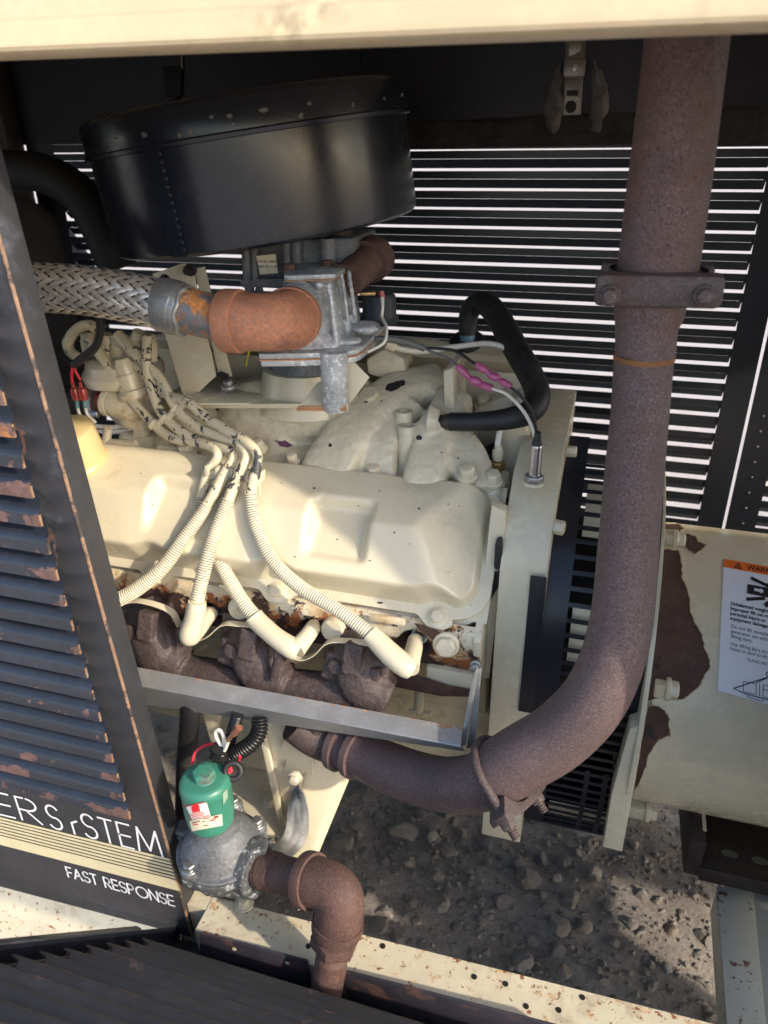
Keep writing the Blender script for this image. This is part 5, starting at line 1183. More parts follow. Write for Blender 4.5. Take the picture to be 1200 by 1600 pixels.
# rusty crossover pipe and dark diaphragm can behind
rp_ = thing('vent_pipe', at(560, 430, 1.0), 'brown rusted pipe stub with a capped end behind the regulator', 'pipe')
mb = MB(); vp = pxpath([(540, 440, .97, 54), (565, 418, 1.02, 54), (590, 398, 1.07, 54)], 6); mb.tube(vp, seg=30); mb.build('pipe', M_rustp, rp_, smooth=60); ring(vp, len(vp) - 3, 1.24, -.016, .012, 'cap_collar', M_rustp, rp_)
hose('pipe', [(545, 402, 1.03, 34), (535, 380, 1.04, 34), (530, 350, 1.05, 34)], M_rustp, rp_)
dc = thing('diaphragm_can', at(592, 500, 1.02), 'small blue black diaphragm can behind the regulator', 'diaphragm can')
mb = MB(); a_ = at(593, 500, 1.03); mb.lathe(a_, V(0, 0, 1), [(-.004, .024), (0, .027), (.004, .0275), (.008, .0245), (.034, .0235), (.038, .020), (.039, .004)], 32); mb.build('can', mat('blue_black_can', (.035, .043, .052), .45, var=.15), dc)
mb = MB(); mb.box(at(574, 458, 1.0), (.022, .016, .004), Matrix.Rotation(.35, 3, 'Z')); mb.build('tag', M_brass, dc, bevel=.0005)
hose('lead', [(597, 462, 1.0, 7), (598, 480, .99, 5), (597, 496, .985, 5), (604, 512, .96, 5), (600, 535, .94, 5), (575, 550, .93, 5)], M_wwhite, dc, 8)
mb = MB(); mb.tube([at(595, 455, 1.0), at(598, 466, 1.0)], .0042, 10); mb.build('terminal_sleeve', M_redc, dc)

# cream bracket carrying the regulator
bk = thing('carburettor_bracket', at(340, 620, .96), 'cream sheet steel bracket with a bolt under the pipe elbow', 'bracket')
zk = at(388, 630, .945).z
def zq(px, py): return at(px, py, Z=zk)
mb = MB(); mb.prism([zq(*q_) for q_ in [(288, 630), (330, 588), (362, 588), (384, 598), (445, 592), (500, 592), (478, 630)]], V(0, 0, -.003)); mb.build('base_plate', M_cream, bk, bevel=.0006)
mb = MB(); mb.prism([at(286, 631, .9445), at(478, 631, .9445), at(478, 638, .944), at(290, 638, .944)], V(0, .003, 0)); mb.build('front_lip', M_cream, bk, bevel=.0005)
plate('upright', [(238, 428), (284, 412), (299, 412), (337, 588), (294, 628), (284, 612), (252, 505)], .975, (0, .003, 0), M_cream, bk, .0006)
plate('upright', [(303, 420), (319, 417), (362, 588), (343, 590)], .985, (0, .003, 0), M_cream, bk, .0006)
bolt(357, 603, .966, V(0, -.1, 1), 8, .007, 1.5, M_zinc, bk)
bolt(297, 422, .974, V(0, -1, 0), 7, .010, 1.4, M_rubber, bk); bolt(258, 437, .974, V(0, -1, 0), 6, .008, 1.4, M_rubber, bk)
p = at(346, 586, .972); mb = MB(); mb.prism([at(x, y, .973) for x, y in [(338, 584), (346, 580), (358, 585), (357, 591), (346, 592)]], V(0, -.001, 0)); mb.build('paint_chip', M_ink, bk)

# ------------------------------------------------------------------ distributor
di = thing('distributor', at(196, 640, 1.0), 'cream painted distributor with plug leads at the left behind the valve cover', 'distributor')
dc0 = at(192, 575, 1.0); DDz = V(-.05, -.08, 1).normalized(); rc = rad(126, dc0)
mb = MB(); mb.lathe(dc0, DDz, [(-.075, rc * .62), (-.045, rc * .68), (-.016, rc * .78), (-.014, rc * .98), (-.002, rc), (.002, rc * .97), (.006, rc * .90), (.016, rc * .84), (.022, rc * .70), (.024, rc * .3)], 44); mb.build('cap', M_cream, di, smooth=35)
mb = MB(); mb.lathe(dc0 - DDz * .076, DDz, [(-.10, rc * .42), (-.02, rc * .5), (0, rc * .6)], 32); mb.build('housing', M_cast, di)
M_tower = mat('chipped_cream_tower', (.58, .52, .38), .45, var=.1, vs=30, layers=[((.04, .04, .045), .55, 40, .60, .01, 0, 0, -.5, .6)])
for px, py, px2, py2, w in [(142, 545, 136, 520, 26), (168, 555, 167, 522, 26), (210, 545, 218, 518, 24), (186, 560, 184, 524, 26), (236, 552, 233, 522, 22)]:
    a_, b_ = at(px, py, .985), at(px2, py2, .985); mb = MB(); d = b_ - a_; L_ = d.length; r = rad(w, a_); mb.lathe(a_, d, [(-.01, r * 1.1), (L_ * .6, r), (L_ * .62, r * .9), (L_, r * .78)], 18); mb.build('tower', M_tower, di)
# flat cap in front of the distributor and hose tee
te = thing('water_tee', at(200, 655, .97), 'cream painted pipe tee with a bonnet in front of the distributor', 'pipe tee')
mb = MB(); mb.capsule(at(178, 630, .955), at(205, 640, .96), .021); mb.capsule(at(208, 610, .965), at(205, 655, .965), .019); mb.cast('body', M_cast, te, .0022, 4)
a_, b_ = at(208, 612, .96), at(190, 560, .96); d = b_ - a_; L_ = d.length; mb = MB(); mb.lathe(a_, d, [(-.006, .0215), (.004, .0215), (.006, .018), (L_ * .55, .0175), (L_ * .57, .015), (L_ * .8, .0145), (L_, .011)], 24); mb.build('bonnet', M_cream, te, smooth=35)
mb = MB(); mb.lathe(at(208, 617, .96), d, [(-.004, .0225), (.006, .0228), (.008, .020)], 22); mb.build('rusty_collar', M_creamrust, te)
mb = MB(); pp = at(170, 629, .955); mb.lathe(pp, V(-1, 0, .1), [(-.004, .022), (.004, .0225), (.008, .019)], 26); mb.build('socket', M_cream, te)
hh = thing('heater_hose', at(110, 630, .96), 'black rubber hose with a worm clamp running left behind the filler cap', 'hose')
hose('rubber', [(40, 560, .93, 44), (70, 610, .94, 44), (100, 624, .95, 42), (150, 626, .955, 40)], M_rubber, hh, 20)
mb = MB(); mb.tube([at(150, 626, .955), at(158, 627, .955)], .019, 20); mb.build('hose_end', mat('brown_hose_end', (.06, .035, .03), .6), hh)
mb = MB(); mb.tube([at(158, 627, .955), at(166, 628, .955)], .0165, 20); mb.build('red_band', M_redc, hh)
cx_ = at(148, 626, .955); mb = MB(); mb.lathe(cx_ + V(-.006, 0, 0), V(1, 0, -.05), [(0, .0185), (.0002, .0212), (.012, .0212), (.0122, .0185)], 30); mb.build('worm_clamp', M_steel, hh)
mb = MB(); mb.tube([cx_ + V(-.004, -.016, -.016), cx_ + V(.012, -.016, -.016)], .006, 10); mb.hexhead(cx_ + V(.012, -.016, -.016), V(1, 0, 0), .006, .004); mb.build('clamp_screw', M_steel, hh)
# stud, cast lug and white tubes near the filler cap
lg = thing('pipe_plug', at(168, 690, .93), 'cream pipe plug with a square shank beside the oil filler cap', 'plug')
mb = MB(); a_, b_ = at(166, 688, .93), at(170, 662, .93); mb.lathe(a_, b_ - a_, [(-.01, .011), (0, .011), (.002, .0075)] + [(.004 + i * .0015, .0072 if i % 2 else .0064) for i in range(14)], 16); mb.build('stud', M_cream, lg)
hose('stub', [(165, 695, .93, 20), (190, 696, .93, 20), (212, 697, .93, 18)], M_cast, lg, 14)
plate('lug', [(208, 656, ), (222, 655), (226, 684), (206, 684)], .955, (0, .02, 0), M_cast, lg, .003)
for k, (y0, nm) in enumerate([(664, 'upper'), (672, 'lower')]):
    w_ = thing('white_tube', at(180, y0, .97), '%s of the two white tubes passing behind the oil filler cap' % nm, 'tube', 'white tubes by the filler cap'); hose('tube', [(150, y0 + 2, .965, 7), (180, y0 + 3, .97, 7), (205, y0 - 1, .975, 7)], M_wwhite, w_, 10)
# black sheathed lead, red wires and connectors
bl = thing('sheathed_lead', at(150, 500, .95), 'black sheathed lead dropping to two red wires and dark red connectors', 'lead')
hose('sheath', [(152, 486, .90, 13), (157, 510, .90, 13), (150, 540, .90, 13), (132, 557, .90, 13), (115, 570, .90, 13)], M_rubber, bl, 12)
hose('red_wire', [(115, 570, .90, 4.5), (112, 583, .90, 4.5), (113, 598, .90, 4.5)], M_red, bl, 8); hose('red_wire', [(115, 570, .90, 4.5), (118, 580, .90, 4.5), (126, 594, .90, 4.5)], M_red, bl, 8)
for px, dx in ((113, 4), (125, 4)):
    hose('connector', [(px, 597, .90, 6), (px + dx * .4, 604, .90, 6), (px + dx * .7, 608, .90, 13), (px + dx * 1.6, 620, .90, 14), (px + dx * 1.8, 624, .90, 13)], M_redc, bl, 12, 4)
    hose('terminal', [(px + dx * 1.8, 624, .90, 6), (px + dx * 2, 637, .90, 6)], M_blue, bl, 8); hose('white_wire', [(px + dx * 2, 636, .90, 5), (px + dx * 3, 648, .90, 5), (px + dx * 6, 660, .91, 5)], M_wwhite, bl, 8)

# ------------------------------------------------------------------ plug leads
def lead(label, wire, sleeve, boot, name='plug_lead'):
    t = thing(name, at(*sleeve[0][:3]), label, 'plug lead', 'spark plug leads on the near bank')
    hose('wire', wire, M_wire, t, 12); 
    if sleeve: loom('loom_sleeve', sleeve, M_sleeve, t)
    if boot:
        mb = MB(); mb.tube(pxpath(boot[0], 5), seg=20); mb.build('boot', M_boot, t, smooth=50)
        mb = MB(); mb.tube(pxpath(boot[1], 5), seg=20); mb.build('boot_nose', M_boot, t, smooth=50)
        p = pxpath([boot[1][-1]] * 1 + [boot[1][-1]], 1)[0]
    return t
W1 = 16
lead('plug lead crossing behind the others, boot second from the right',
     [(140, 530, .97, 18), (167, 570, .955, W1), (193, 607, .95, W1), (213, 633, .945, W1), (243, 665, .93, W1), (270, 684, .915, W1), (307, 691, .90, W1), (332, 699, .885, W1), (340, 714, .872, W1), (326, 735, .866, 17), (319, 758, .858, 16), (313, 780, .852, 15)],
     [(314, 776, .852, 20), (313, 792, .846, 20), (317, 822, .838, 21), (323, 847, .826, 21), (340, 873, .805, 22), (362, 912, .785, 23), (382, 944, .768, 23), (402, 968, .757, 24)],
     ([(396, 962, .758, 30), (404, 972, .755, 31), (430, 995, .742, 31), (455, 1012, .735, 34), (466, 1018, .735, 30)], [(462, 1014, .735, 33), (475, 1000, .752, 27), (487, 984, .775, 25), (490, 978, .79, 22)]))
lead('plug lead bending left to vanish behind the side panel',
     [(230, 527, .97, W1), (229, 552, .96, W1), (231, 585, .95, W1), (246, 633, .935, W1), (262, 656, .925, W1), (290, 678, .91, W1), (325, 694, .895, W1), (352, 700, .882, W1), (365, 714, .868, W1), (352, 738, .855, 18), (336, 768, .838, 18), (322, 792, .826, 17)],
     [(324, 789, .826, 20), (314, 805, .818, 21), (287, 842, .795, 22), (253, 888, .768, 23), (213, 921, .748, 24), (178, 940, .735, 24), (140, 955, .725, 24)], None)
lead('plug lead hanging almost straight down in front of the valve cover',
     [(184, 524, .98, 20), (205, 545, .97, 20), (225, 565, .96, 18), (250, 592, .95, W1), (277, 640, .925, W1), (310, 668, .905, W1), (345, 682, .89, W1), (372, 692, .875, W1), (385, 714, .858, W1), (373, 740, .845, 18), (363, 765, .835, 18), (356, 785, .826, 17)],
     [(357, 781, .826, 21), (350, 800, .818, 22), (338, 828, .803, 22), (324, 872, .778, 23), (312, 920, .755, 23), (307, 946, .745, 23)],
     ([(308, 940, .744, 28), (307, 950, .742, 31), (303, 970, .738, 32), (297, 990, .733, 34), (297, 997, .735, 30)], [(298, 993, .735, 33), (310, 982, .752, 27), (322, 966, .775, 25), (330, 957, .79, 22)]))
lead('plug lead sweeping right across the valve cover to the last plug',
     [(195, 560, .98, W1), (215, 574, .965, W1), (250, 608, .945, W1), (262, 618, .94, W1), (293, 628, .92, W1), (320, 650, .905, W1), (350, 670, .888, W1), (385, 690, .868, W1), (402, 712, .855, W1), (398, 742, .842, 18), (394, 760, .836, 18), (392, 776, .83, 17)],
     [(392, 772, .83, 22), (395, 800, .818, 22), (404, 832, .804, 22), (427, 877, .785, 22), (470, 918, .768, 23), (520, 948, .757, 23), (562, 978, .748, 23), (585, 996, .744, 24)],
     ([(578, 990, .745, 30), (587, 999, .742, 32), (610, 1022, .732, 36), (632, 1040, .725, 36), (642, 1046, .726, 32)], [(638, 1042, .726, 36), (643, 1028, .745, 29), (647, 1012, .772, 27), (649, 1000, .79, 24)]))
t = thing('coil_lead', at(130, 540, .98), 'short cream lead looping behind the distributor cap', 'lead'); hose('wire', [(158, 520, .99, 17), (140, 508, .99, 17), (120, 515, .985, 17), (106, 535, .98, 17), (112, 552, .975, 17), (130, 562, .97, 17)], M_wire, t, 12)
# separators and the comb clip
sepn = [(243, 663), (260, 654), (277, 640), (293, 628)]
sp2 = thing('lead_separator', at(270, 650, .925), 'cream plastic separator holding four plug leads behind the valve cover', 'lead separator')
for i, (px, py) in enumerate(sepn):
    mb = MB(); p = at(px, py, .927 + .0 * i); mb.lathe(p + V(-.004, 0, .002), V(.75, -.1, -.65), [(0, .0085), (.0002, .0105), (.005, .0105), (.0052, .0085)], 20); mb.build('ring', M_cream, sp2)
for i in range(3):
    a_, b_ = at(*sepn[i], .925), at(*sepn[i + 1], .922); mb = MB(); mb.tube([a_ + (b_ - a_) * .2, a_ + (b_ - a_) * .8], .005, 8); mb.build('link', M_cream, sp2)
cb = thing('lead_clip', at(360, 745, .86), 'cream comb clip holding four plug leads at the valve cover top edge', 'lead clip')
mb = MB(); mb.prism([at(x, y, .86) for x, y in [(322, 736), (405, 746), (404, 764), (380, 758), (345, 752), (322, 748)]], V(0, .006, 0)); mb.build('bar', M_sleeve, cb, bevel=.001)
for px, py in [(322, 728), (338, 731), (361, 733), (384, 737), (406, 738)]: plate('finger', [(px - 3, py), (px + 3, py), (px + 3, py + 16), (px - 3, py + 16)], .852, (0, .012, 0), M_sleeve, cb, .0008)
plate('leg', [(396, 744), (406, 745), (406, 775), (400, 774)], .845, (0, .004, 0), M_sleeve, cb, .0008)
plate('strut', [(372, 752), (384, 754), (382, 775), (374, 773)], .85, (0, .004, 0), M_cream, cb, .0006); plate('strut', [(330, 752), (337, 753), (336, 800), (330, 806)], .845, (0, .003, 0), M_cream, cb, .0006)

# ------------------------------------------------------------------ right-hand hose, wires and connectors
ch2 = thing('coolant_hose', at(735, 520, 1.22), 'black rubber hose looping from the far valve cover to the manifold', 'hose')
hose('rubber', [(730, 522, 1.20, 26), (731, 500, 1.20, 30), (738, 480, 1.195, 32), (756, 474, 1.18, 36), (776, 492, 1.15, 38), (806, 545, 1.09, 40), (832, 592, 1.03, 40), (840, 622, 1.0, 40), (826, 644, .98, 38), (790, 655, .965, 34), (745, 659, .965, 30), (703, 659, .968, 29)], M_rubber, ch2, 24)
mb = MB(); mb.tube([at(706, 659, .968), at(697, 659, .97)], rad(26, at(700, 659, .968)), 22); mb.build('hose_tail', mat('brown_fitting', (.07, .05, .04), .5, metal=.4), ch2)
mb = MB(); mb.tube([at(697, 659, .97), at(688, 659, .972)], rad(22, at(690, 659, .97)), 22); mb.build('spigot', M_rubber, ch2)
mb = MB(); mb.tube([at(730, 531, 1.20), at(730, 514, 1.20)], rad(24, at(730, 520, 1.2)), 22); mb.build('blue_fitting', M_blue, ch2)
mb = MB(); p = at(730, 532, 1.20); r = rad(56, p); mb.lathe(p, V(0, -.4, 1), [(-.012, r * .8), (-.004, r), (0, r), (.003, r * .9), (.004, r * .4)], 30); mb.build('grommet', M_rubber, ch2)
p = at(690, 659, .975); mb = MB(); mb.lathe(p + V(-.016, 0, 0), V(1, 0, 0), [(0, .024), (.008, .020), (.014, .017)], 30); mb.build('neck', M_cast, ch2)
wt = thing('white_tube', at(700, 540, 1.1), 'thin white tube arching behind the pink connectors', 'tube'); hose('tube', [(606, 536, 1.0, 8), (625, 545, 1.02, 9), (660, 549, 1.05, 9), (710, 542, 1.08, 9), (765, 537, 1.09, 9), (798, 550, 1.08, 9), (815, 578, 1.06, 9), (819, 605, 1.04, 9), (812, 625, 1.02, 9), (795, 660, .995, 9), (782, 672, .99, 9), (778, 690, .985, 9), (777, 702, .985, 9)], M_wwhite, wt, 10)
mb = MB(); mb.tube([at(604, 536, .995), at(618, 542, 1.0)], .0075, 12); mb.build('end_fitting', M_cream, wt)
gl = thing('sender_leads', at(640, 540, 1.0), 'grey sheath splitting into two sensor leads joined by pink crimp connectors', 'leads')
hose('sheath', [(585, 530, .96, 9), (610, 530, .97, 11), (640, 536, .98, 11), (664, 545, .985, 10)], M_grey, gl, 10)
hose('grey_wire', [(662, 544, .985, 4), (680, 552, .98, 4.5), (700, 560, .975, 4.5), (716, 573, .965, 4.5)], M_grey, gl, 8)
hose('black_wire', [(662, 544, .985, 4), (690, 545, .985, 5), (715, 550, .98, 5), (745, 571, .965, 5)], M_rubber, gl, 8)
hose('white_wire', [(768, 607, .955, 5), (790, 615, .955, 6), (812, 635, .955, 6), (828, 660, .958, 6), (838, 690, .962, 6)], M_wwhite, gl, 8)
hose('black_wire', [(798, 605, .955, 5), (815, 620, .955, 5.5), (830, 642, .957, 5.5), (837, 668, .96, 5.5), (840, 692, .962, 5.5)], M_rubber, gl, 8)
for lab_, P_ in [('lower', [(714, 571, .965, 8), (718, 575, .965, 12), (726, 583, .963, 12), (731, 588, .962, 8), (735, 591, .962, 8), (739, 594, .96, 14), (748, 598, .96, 14), (753, 601, .96, 10), (758, 603, .958, 13), (769, 607, .955, 12)]), ('upper', [(743, 569, .965, 9), (748, 572, .965, 12), (757, 578, .963, 12), (762, 581, .962, 8), (767, 586, .962, 13), (776, 590, .96, 13), (780, 593, .96, 9), (786, 597, .958, 12), (799, 604, .955, 10)])]:
    t = thing('crimp_connector', at(*P_[0][:3]), '%s of the two pink crimp connectors above the manifold' % lab_, 'connector', 'pink crimp connectors'); mb = MB(); mb.tube(pxpath(P_, 4), seg=14); mb.build('sleeve', M_pink, t, smooth=60)
# faint fan shroud and big black radiator hose in the dark left corner
M_dimhose = mat('shaded_rubber', (.004, .004, .005), .7, var=.2)  # rubber copy with the corner's shade put into its colour
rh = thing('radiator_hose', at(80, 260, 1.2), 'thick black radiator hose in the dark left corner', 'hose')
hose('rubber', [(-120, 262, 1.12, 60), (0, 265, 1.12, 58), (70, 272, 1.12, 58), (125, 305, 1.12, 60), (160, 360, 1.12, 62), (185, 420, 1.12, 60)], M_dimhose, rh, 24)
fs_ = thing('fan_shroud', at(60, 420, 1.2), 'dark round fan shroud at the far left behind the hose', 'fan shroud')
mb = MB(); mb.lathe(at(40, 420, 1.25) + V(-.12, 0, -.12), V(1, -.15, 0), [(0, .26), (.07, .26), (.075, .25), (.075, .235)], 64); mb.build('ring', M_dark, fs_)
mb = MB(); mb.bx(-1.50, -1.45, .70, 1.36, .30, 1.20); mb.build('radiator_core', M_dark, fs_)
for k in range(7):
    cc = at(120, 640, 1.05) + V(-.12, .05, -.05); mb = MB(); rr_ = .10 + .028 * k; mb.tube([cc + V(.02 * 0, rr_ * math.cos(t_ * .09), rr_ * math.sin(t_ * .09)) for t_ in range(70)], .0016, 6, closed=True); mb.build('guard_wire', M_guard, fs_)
# ------------------------------------------------------------------ gas valve group, lower left
sv = thing('gas_valve', at(350, 1395, .62), 'dull grey cast gas valve with a domed cover on the skid rail', 'valve')
YV = .622
vc0 = at(345, 1318, YV); zf = vc0.z - .012; rV = rad(136, vc0)
mb = MB(); mb.lathe(V(vc0.x, YV, zf), (0, 0, 1), [(0.004, rV * 1.02), (.008, rV * 1.02), (.009, rV * .90), (.020, rV * .84), (.034, rV * .70), (.046, rV * .52), (.053, rV * .3)], 56)
lugs = [(374, 1343), (402, 1288), (365, 1255), (297, 1358), (285, 1290)]
lp = []
for px, py in lugs:
    p = at(px, py, Z=zf + .012); lp.append(p); mb.lathe(V(p.x, p.y, zf + .003), (0, 0, 1), [(0, .0135), (.008, .0135), (.009, .012)], 18)
mb.lathe(V(vc0.x, YV, zf), (0, 0, 1), [(0.003, rV * 1.0), (.0085, rV * .99)], 56)
mb.cast('bonnet', M_alud, sv, voxel=.0017, it=4, fac=.5, rough=.0005, rs=200)
mb = MB(); mb.lathe(V(vc0.x, YV, zf), (0, 0, 1), [(-.055, rV * .55), (-.040, rV * .75), (-.014, rV * .92), (-.010, rV * 1.0), (.0, rV * 1.0)], 48)
for p in lp: mb.lathe(V(p.x, p.y, zf - .010), (0, 0, 1), [(0, .0135), (.0105, .0135)], 18)
pin = at(405, 1358, .612); mb.tube([V(vc0.x + .02, YV, pin.z), pin], rad(86, pin), 26)
mb.box(at(404, 1325, .622), (.024, .022, .016), Matrix.Rotation(.3, 3, 'Z')); mb.capsule(at(362, 1385, .606), at(395, 1388, .606), .015)
mb.cast('body', mat('oxidised_dark_casting', (.10, .105, .11), .65, metal=.25, var=.3, vs=30, bump=.3, bs=420, speck=((.36, .37, .38), 90, .54, .62)), sv, voxel=.0018, it=4, fac=.5, rough=.0006, rs=200)
for p in lp[:4]:
    mb = MB(); mb.hexhead(V(p.x, p.y, zf + .012), (0, 0, 1), .0088, .009, .0112, .002); mb.build('bolt', M_zinc, sv, bevel=.0007)
mb = MB(); p = at(322, 1391, .60); mb.lathe(p, V(-.3, -1, .1), [(-.01, .009), (.002, .0085), (.003, .004)], 16); mb.build('side_plug', M_alud, sv)
# solenoid
so_ = thing('solenoid_coil', at(322, 1300, YV), 'green painted solenoid coil with labels on top of the gas valve', 'solenoid')
sb, st_ = at(322, 1276, .612), at(318, 1214, .612); SDz = (st_ - sb).normalized(); SL = (st_ - sb).length; rS = rad(80, st_)
SDz = V(0, 0, 1); SL = st_.z - sb.z; sb = V(st_.x + .001, .612, sb.z)
mb = MB(); mb.lathe(sb, SDz, [(-.004, rS * .86), (0, rS * .93), (.004, rS * .95), (SL * .24, rS * .955), (SL * .25, rS * .99), (SL * .78, rS * .995), (SL * .80, rS * 1.01), (SL * .88, rS * 1.005), (SL * .955, rS * .95), (SL * .985, rS * .87), (SL, rS * .76), (SL, rS * .2)], 56); mb.build('can', M_green, so_, smooth=32)
mb = MB(); mb.hexhead(sb + SDz * (SL - .001), SDz, rS * .47, .010, rS * .48, .003, .6); hx = mb.build('hex_nut', M_green, so_, bevel=.0012)
a2 = hx.data.attributes.new('wear', 'FLOAT', 'POINT'); a2.data.foreach_set('value', [.3] * len(hx.data.vertices))
def solpt(px, py, off):
    d = RIGHT * (px - 600) + DOWN * (py - 800) + FWD * FPX; ox, oy = CAM.x - sb.x, CAM.y - sb.y; R = rS + off
    A_ = d.x ** 2 + d.y ** 2; B_ = ox * d.x + oy * d.y; C_ = ox * ox + oy * oy - R * R; D_ = B_ * B_ - A_ * C_; t = (-B_ - math.sqrt(max(0, D_))) / A_; return CAM + d * t
def solquad(name, q_, off, m, n=8):
    mb = MB(); mb.grid(lambda u, v: solpt((q_[0][0] * (1 - u) + q_[1][0] * u) * (1 - v) + (q_[3][0] * (1 - u) + q_[2][0] * u) * v, (q_[0][1] * (1 - u) + q_[1][1] * u) * (1 - v) + (q_[3][1] * (1 - u) + q_[2][1] * u) * v, off), n, n); return mb.build(name, m, so_, smooth=180)
solquad('paper_label', [(291, 1261), (323, 1254), (329, 1275), (300, 1281)], .0008, mat('white_red_label', (.72, .69, .66), .5, var=.05))
solquad('label_mark', [(299, 1262), (311, 1259), (313, 1268), (301, 1270)], .0012, M_redink, 3); solquad('label_mark', [(302, 1258), (306, 1255), (313, 1260), (298, 1263)], .0013, M_redink, 3)
for k in range(3): solquad('label_mark', [(297 + k, 1272 + k * 2.2), (318 + k, 1268 + k * 2.2), (318 + k, 1269 + k * 2.2), (297 + k, 1273 + k * 2.2)], .0012, M_redink, 4)
for (a0, b0, c0, d0) in [((286.5, 1260.5), (320.5, 1252.5), (320.5, 1253.5), (286.5, 1261.5)), ((296.5, 1280.5), (327.5, 1274.5), (327.5, 1273.5), (296.5, 1279.5))]: solquad('label_mark', [a0, b0, c0, d0], .0012, M_redink, 4)
solquad('paper_label', [(296, 1283), (347, 1272), (348, 1290), (300, 1299)], .0012, M_label)
rng = random.Random(9)
for k in range(16):
    x, y = rng.uniform(296, 340), 0; y = 1284 - (x - 290) * .19 + rng.uniform(0, 12); w = rng.uniform(3, 9); solquad('label_mark', [(x, y), (x + w, y - w * .18), (x + w, y + 1.2 - w * .18), (x, y + 1.2)], .0016, M_redink if k % 2 else M_ink, 2)
solquad('paper_label', [(348, 1240), (355, 1232), (356, 1246), (349, 1258)], .0008, mat('faded_green_label', (.25, .36, .27), .5))
# wiring above the solenoid
wr = thing('solenoid_wiring', at(350, 1195, .66), 'white and red solenoid wires tied with black cable ties', 'wiring')
hose('red_wire', [(300, 1194, .64, 4.5), (305, 1176, .65, 4.5), (320, 1165, .66, 4.5), (340, 1161, .66, 4.5)], M_red, wr, 8)
hose('red_wire', [(352, 1206, .63, 4.5), (362, 1198, .64, 4.5), (372, 1190, .65, 4.5), (375, 1182, .65, 4.5)], M_red, wr, 8); hose('red_wire', [(353, 1202, .63, 4), (358, 1200, .635, 4), (362, 1205, .635, 4), (356, 1208, .63, 4)], M_red, wr, 8)
hose('white_wire', [(343, 1192, .645, 6), (348, 1172, .645, 6), (338, 1152, .645, 6), (337, 1143, .645, 6), (343, 1141, .645, 6), (349, 1150, .645, 6), (351, 1172, .645, 6)], M_wwhite, wr, 10)
hose('white_wire', [(347, 1180, .64, 5.5), (353, 1168, .64, 5.5), (357, 1157, .64, 5.5)], M_wwhite, wr, 10)
hose('copper_terminal', [(356, 1158, .64, 6), (362, 1150, .64, 7), (366, 1146, .64, 11), (374, 1137, .64, 12)], mat('copper_terminal', (.40, .17, .11), .3, metal=.6), wr, 10)
for py in (1170, 1181):
    mb = MB(); p = at(346, py, .642); mb.lathe(p + V(-.003, 0, -.002), V(.3, -.2, 1), [(0, .0085), (.0002, .0105), (.005, .0105), (.0052, .0085)], 18); mb.box(p + V(-.011, -.004, 0), (.007, .006, .006)); mb.build('cable_tie', M_plastic, wr)
gm = thing('rubber_grommet', at(367, 1205, .63), 'black rubber ring grommet beside the green solenoid', 'grommet'); mb = MB(); p = at(364, 1205, .632); d = V(.35, -.75, .5).normalized(); u1, u2, _ = basis(d)
mb.tube([p + (u1 * math.cos(k * .2618) + u2 * math.sin(k * .2618)) * .0105 for k in range(24)], .0042, 12, closed=True); mb.build('ring', M_rubber, gm, smooth=80)
for lb, P_ in [('thicker black corrugated conduit curving up behind the green solenoid', [(352, 1188, .66, 27), (372, 1176, .67, 27), (395, 1160, .68, 27), (405, 1142, .69, 27), (405, 1120, .70, 27)]), ('thinner black corrugated conduit rising behind the copper terminal', [(358, 1178, .68, 20), (360, 1155, .69, 20), (366, 1135, .70, 20), (372, 1115, .70, 20)])]:
    t = thing('conduit', at(*P_[0][:3]), lb, 'conduit', 'black corrugated conduits'); loom('sleeve', P_, M_plastic, t, .0042, .2, 8, 16, False)
hb = thing('coolant_line', at(293, 1200, .72), 'straight black hose hanging down left of the green solenoid', 'hose'); hose('rubber', [(297, 1080, .72, 31), (296, 1130, .72, 31), (292, 1180, .72, 31), (290, 1230, .72, 31), (289, 1300, .72, 31)], M_rubber, hb, 20)
# rusty pipework
pn = thing('pipe_nipple', at(450, 1390, .60), 'dark rusted threaded pipe nipple leaving the gas valve', 'pipe nipple')
pp1 = pxpath([(410, 1358, .612, 58), (440, 1366, .605, 56), (470, 1373, .598, 56), (495, 1379, .592, 56)], 6); mb = MB(); mb.tube(pp1, seg=32); mb.build('pipe', M_rustp, pn, smooth=60)
q0 = V(*pp1[1][:3]); d = (V(*pp1[4][:3]) - q0).normalized(); r = pp1[0][3]; mb = MB(); mb.lathe(q0, d, [(i * .0013, r * (1.03 if i % 2 else .985)) for i in range(17)], 30); mb.build('thread', M_rustp, pn, smooth=50)
pe2 = thing('pipe_elbow', at(525, 1440, .585), 'brown rusted pipe elbow turning down over the skid rail', 'elbow')
pp2 = pxpath([(482, 1375, .594, 76), (500, 1380, .59, 75), (518, 1388, .586, 75), (530, 1403, .58, 76), (530, 1425, .574, 76), (527, 1446, .57, 76)], 6); mb = MB(); mb.tube(pp2, seg=40); mb.build('bend', M_rustp, pe2, smooth=60)
ring(pp2, 0, 1.12, -.006, .010, 'collar', M_rustp, pe2); ring(pp2, len(pp2) - 1, 1.07, -.010, .006, 'collar', M_rustp, pe2)
un = thing('pipe_union', at(520, 1480, .565), 'rusted hexagon bushing and threaded pipe going down by the skid rail', 'pipe')
a_, b_ = at(526, 1450, .568), at(508, 1560, .552); d = (b_ - a_).normalized(); L_ = (b_ - a_).length; r = rad(56, a_)
mb = MB(); mb.lathe(a_, d, [(0, r)] + [(L_ * .02 + i * .0016, r * (1.03 if i % 2 else .95)) for i in range(12)], 30); mb.build('thread', M_rustp, un, smooth=50)
mb = MB(); mb.hexhead(a_ + d * .015, d, r * 1.42, .016); mb.build('hex_bushing', M_rustp, un, bevel=.0012)
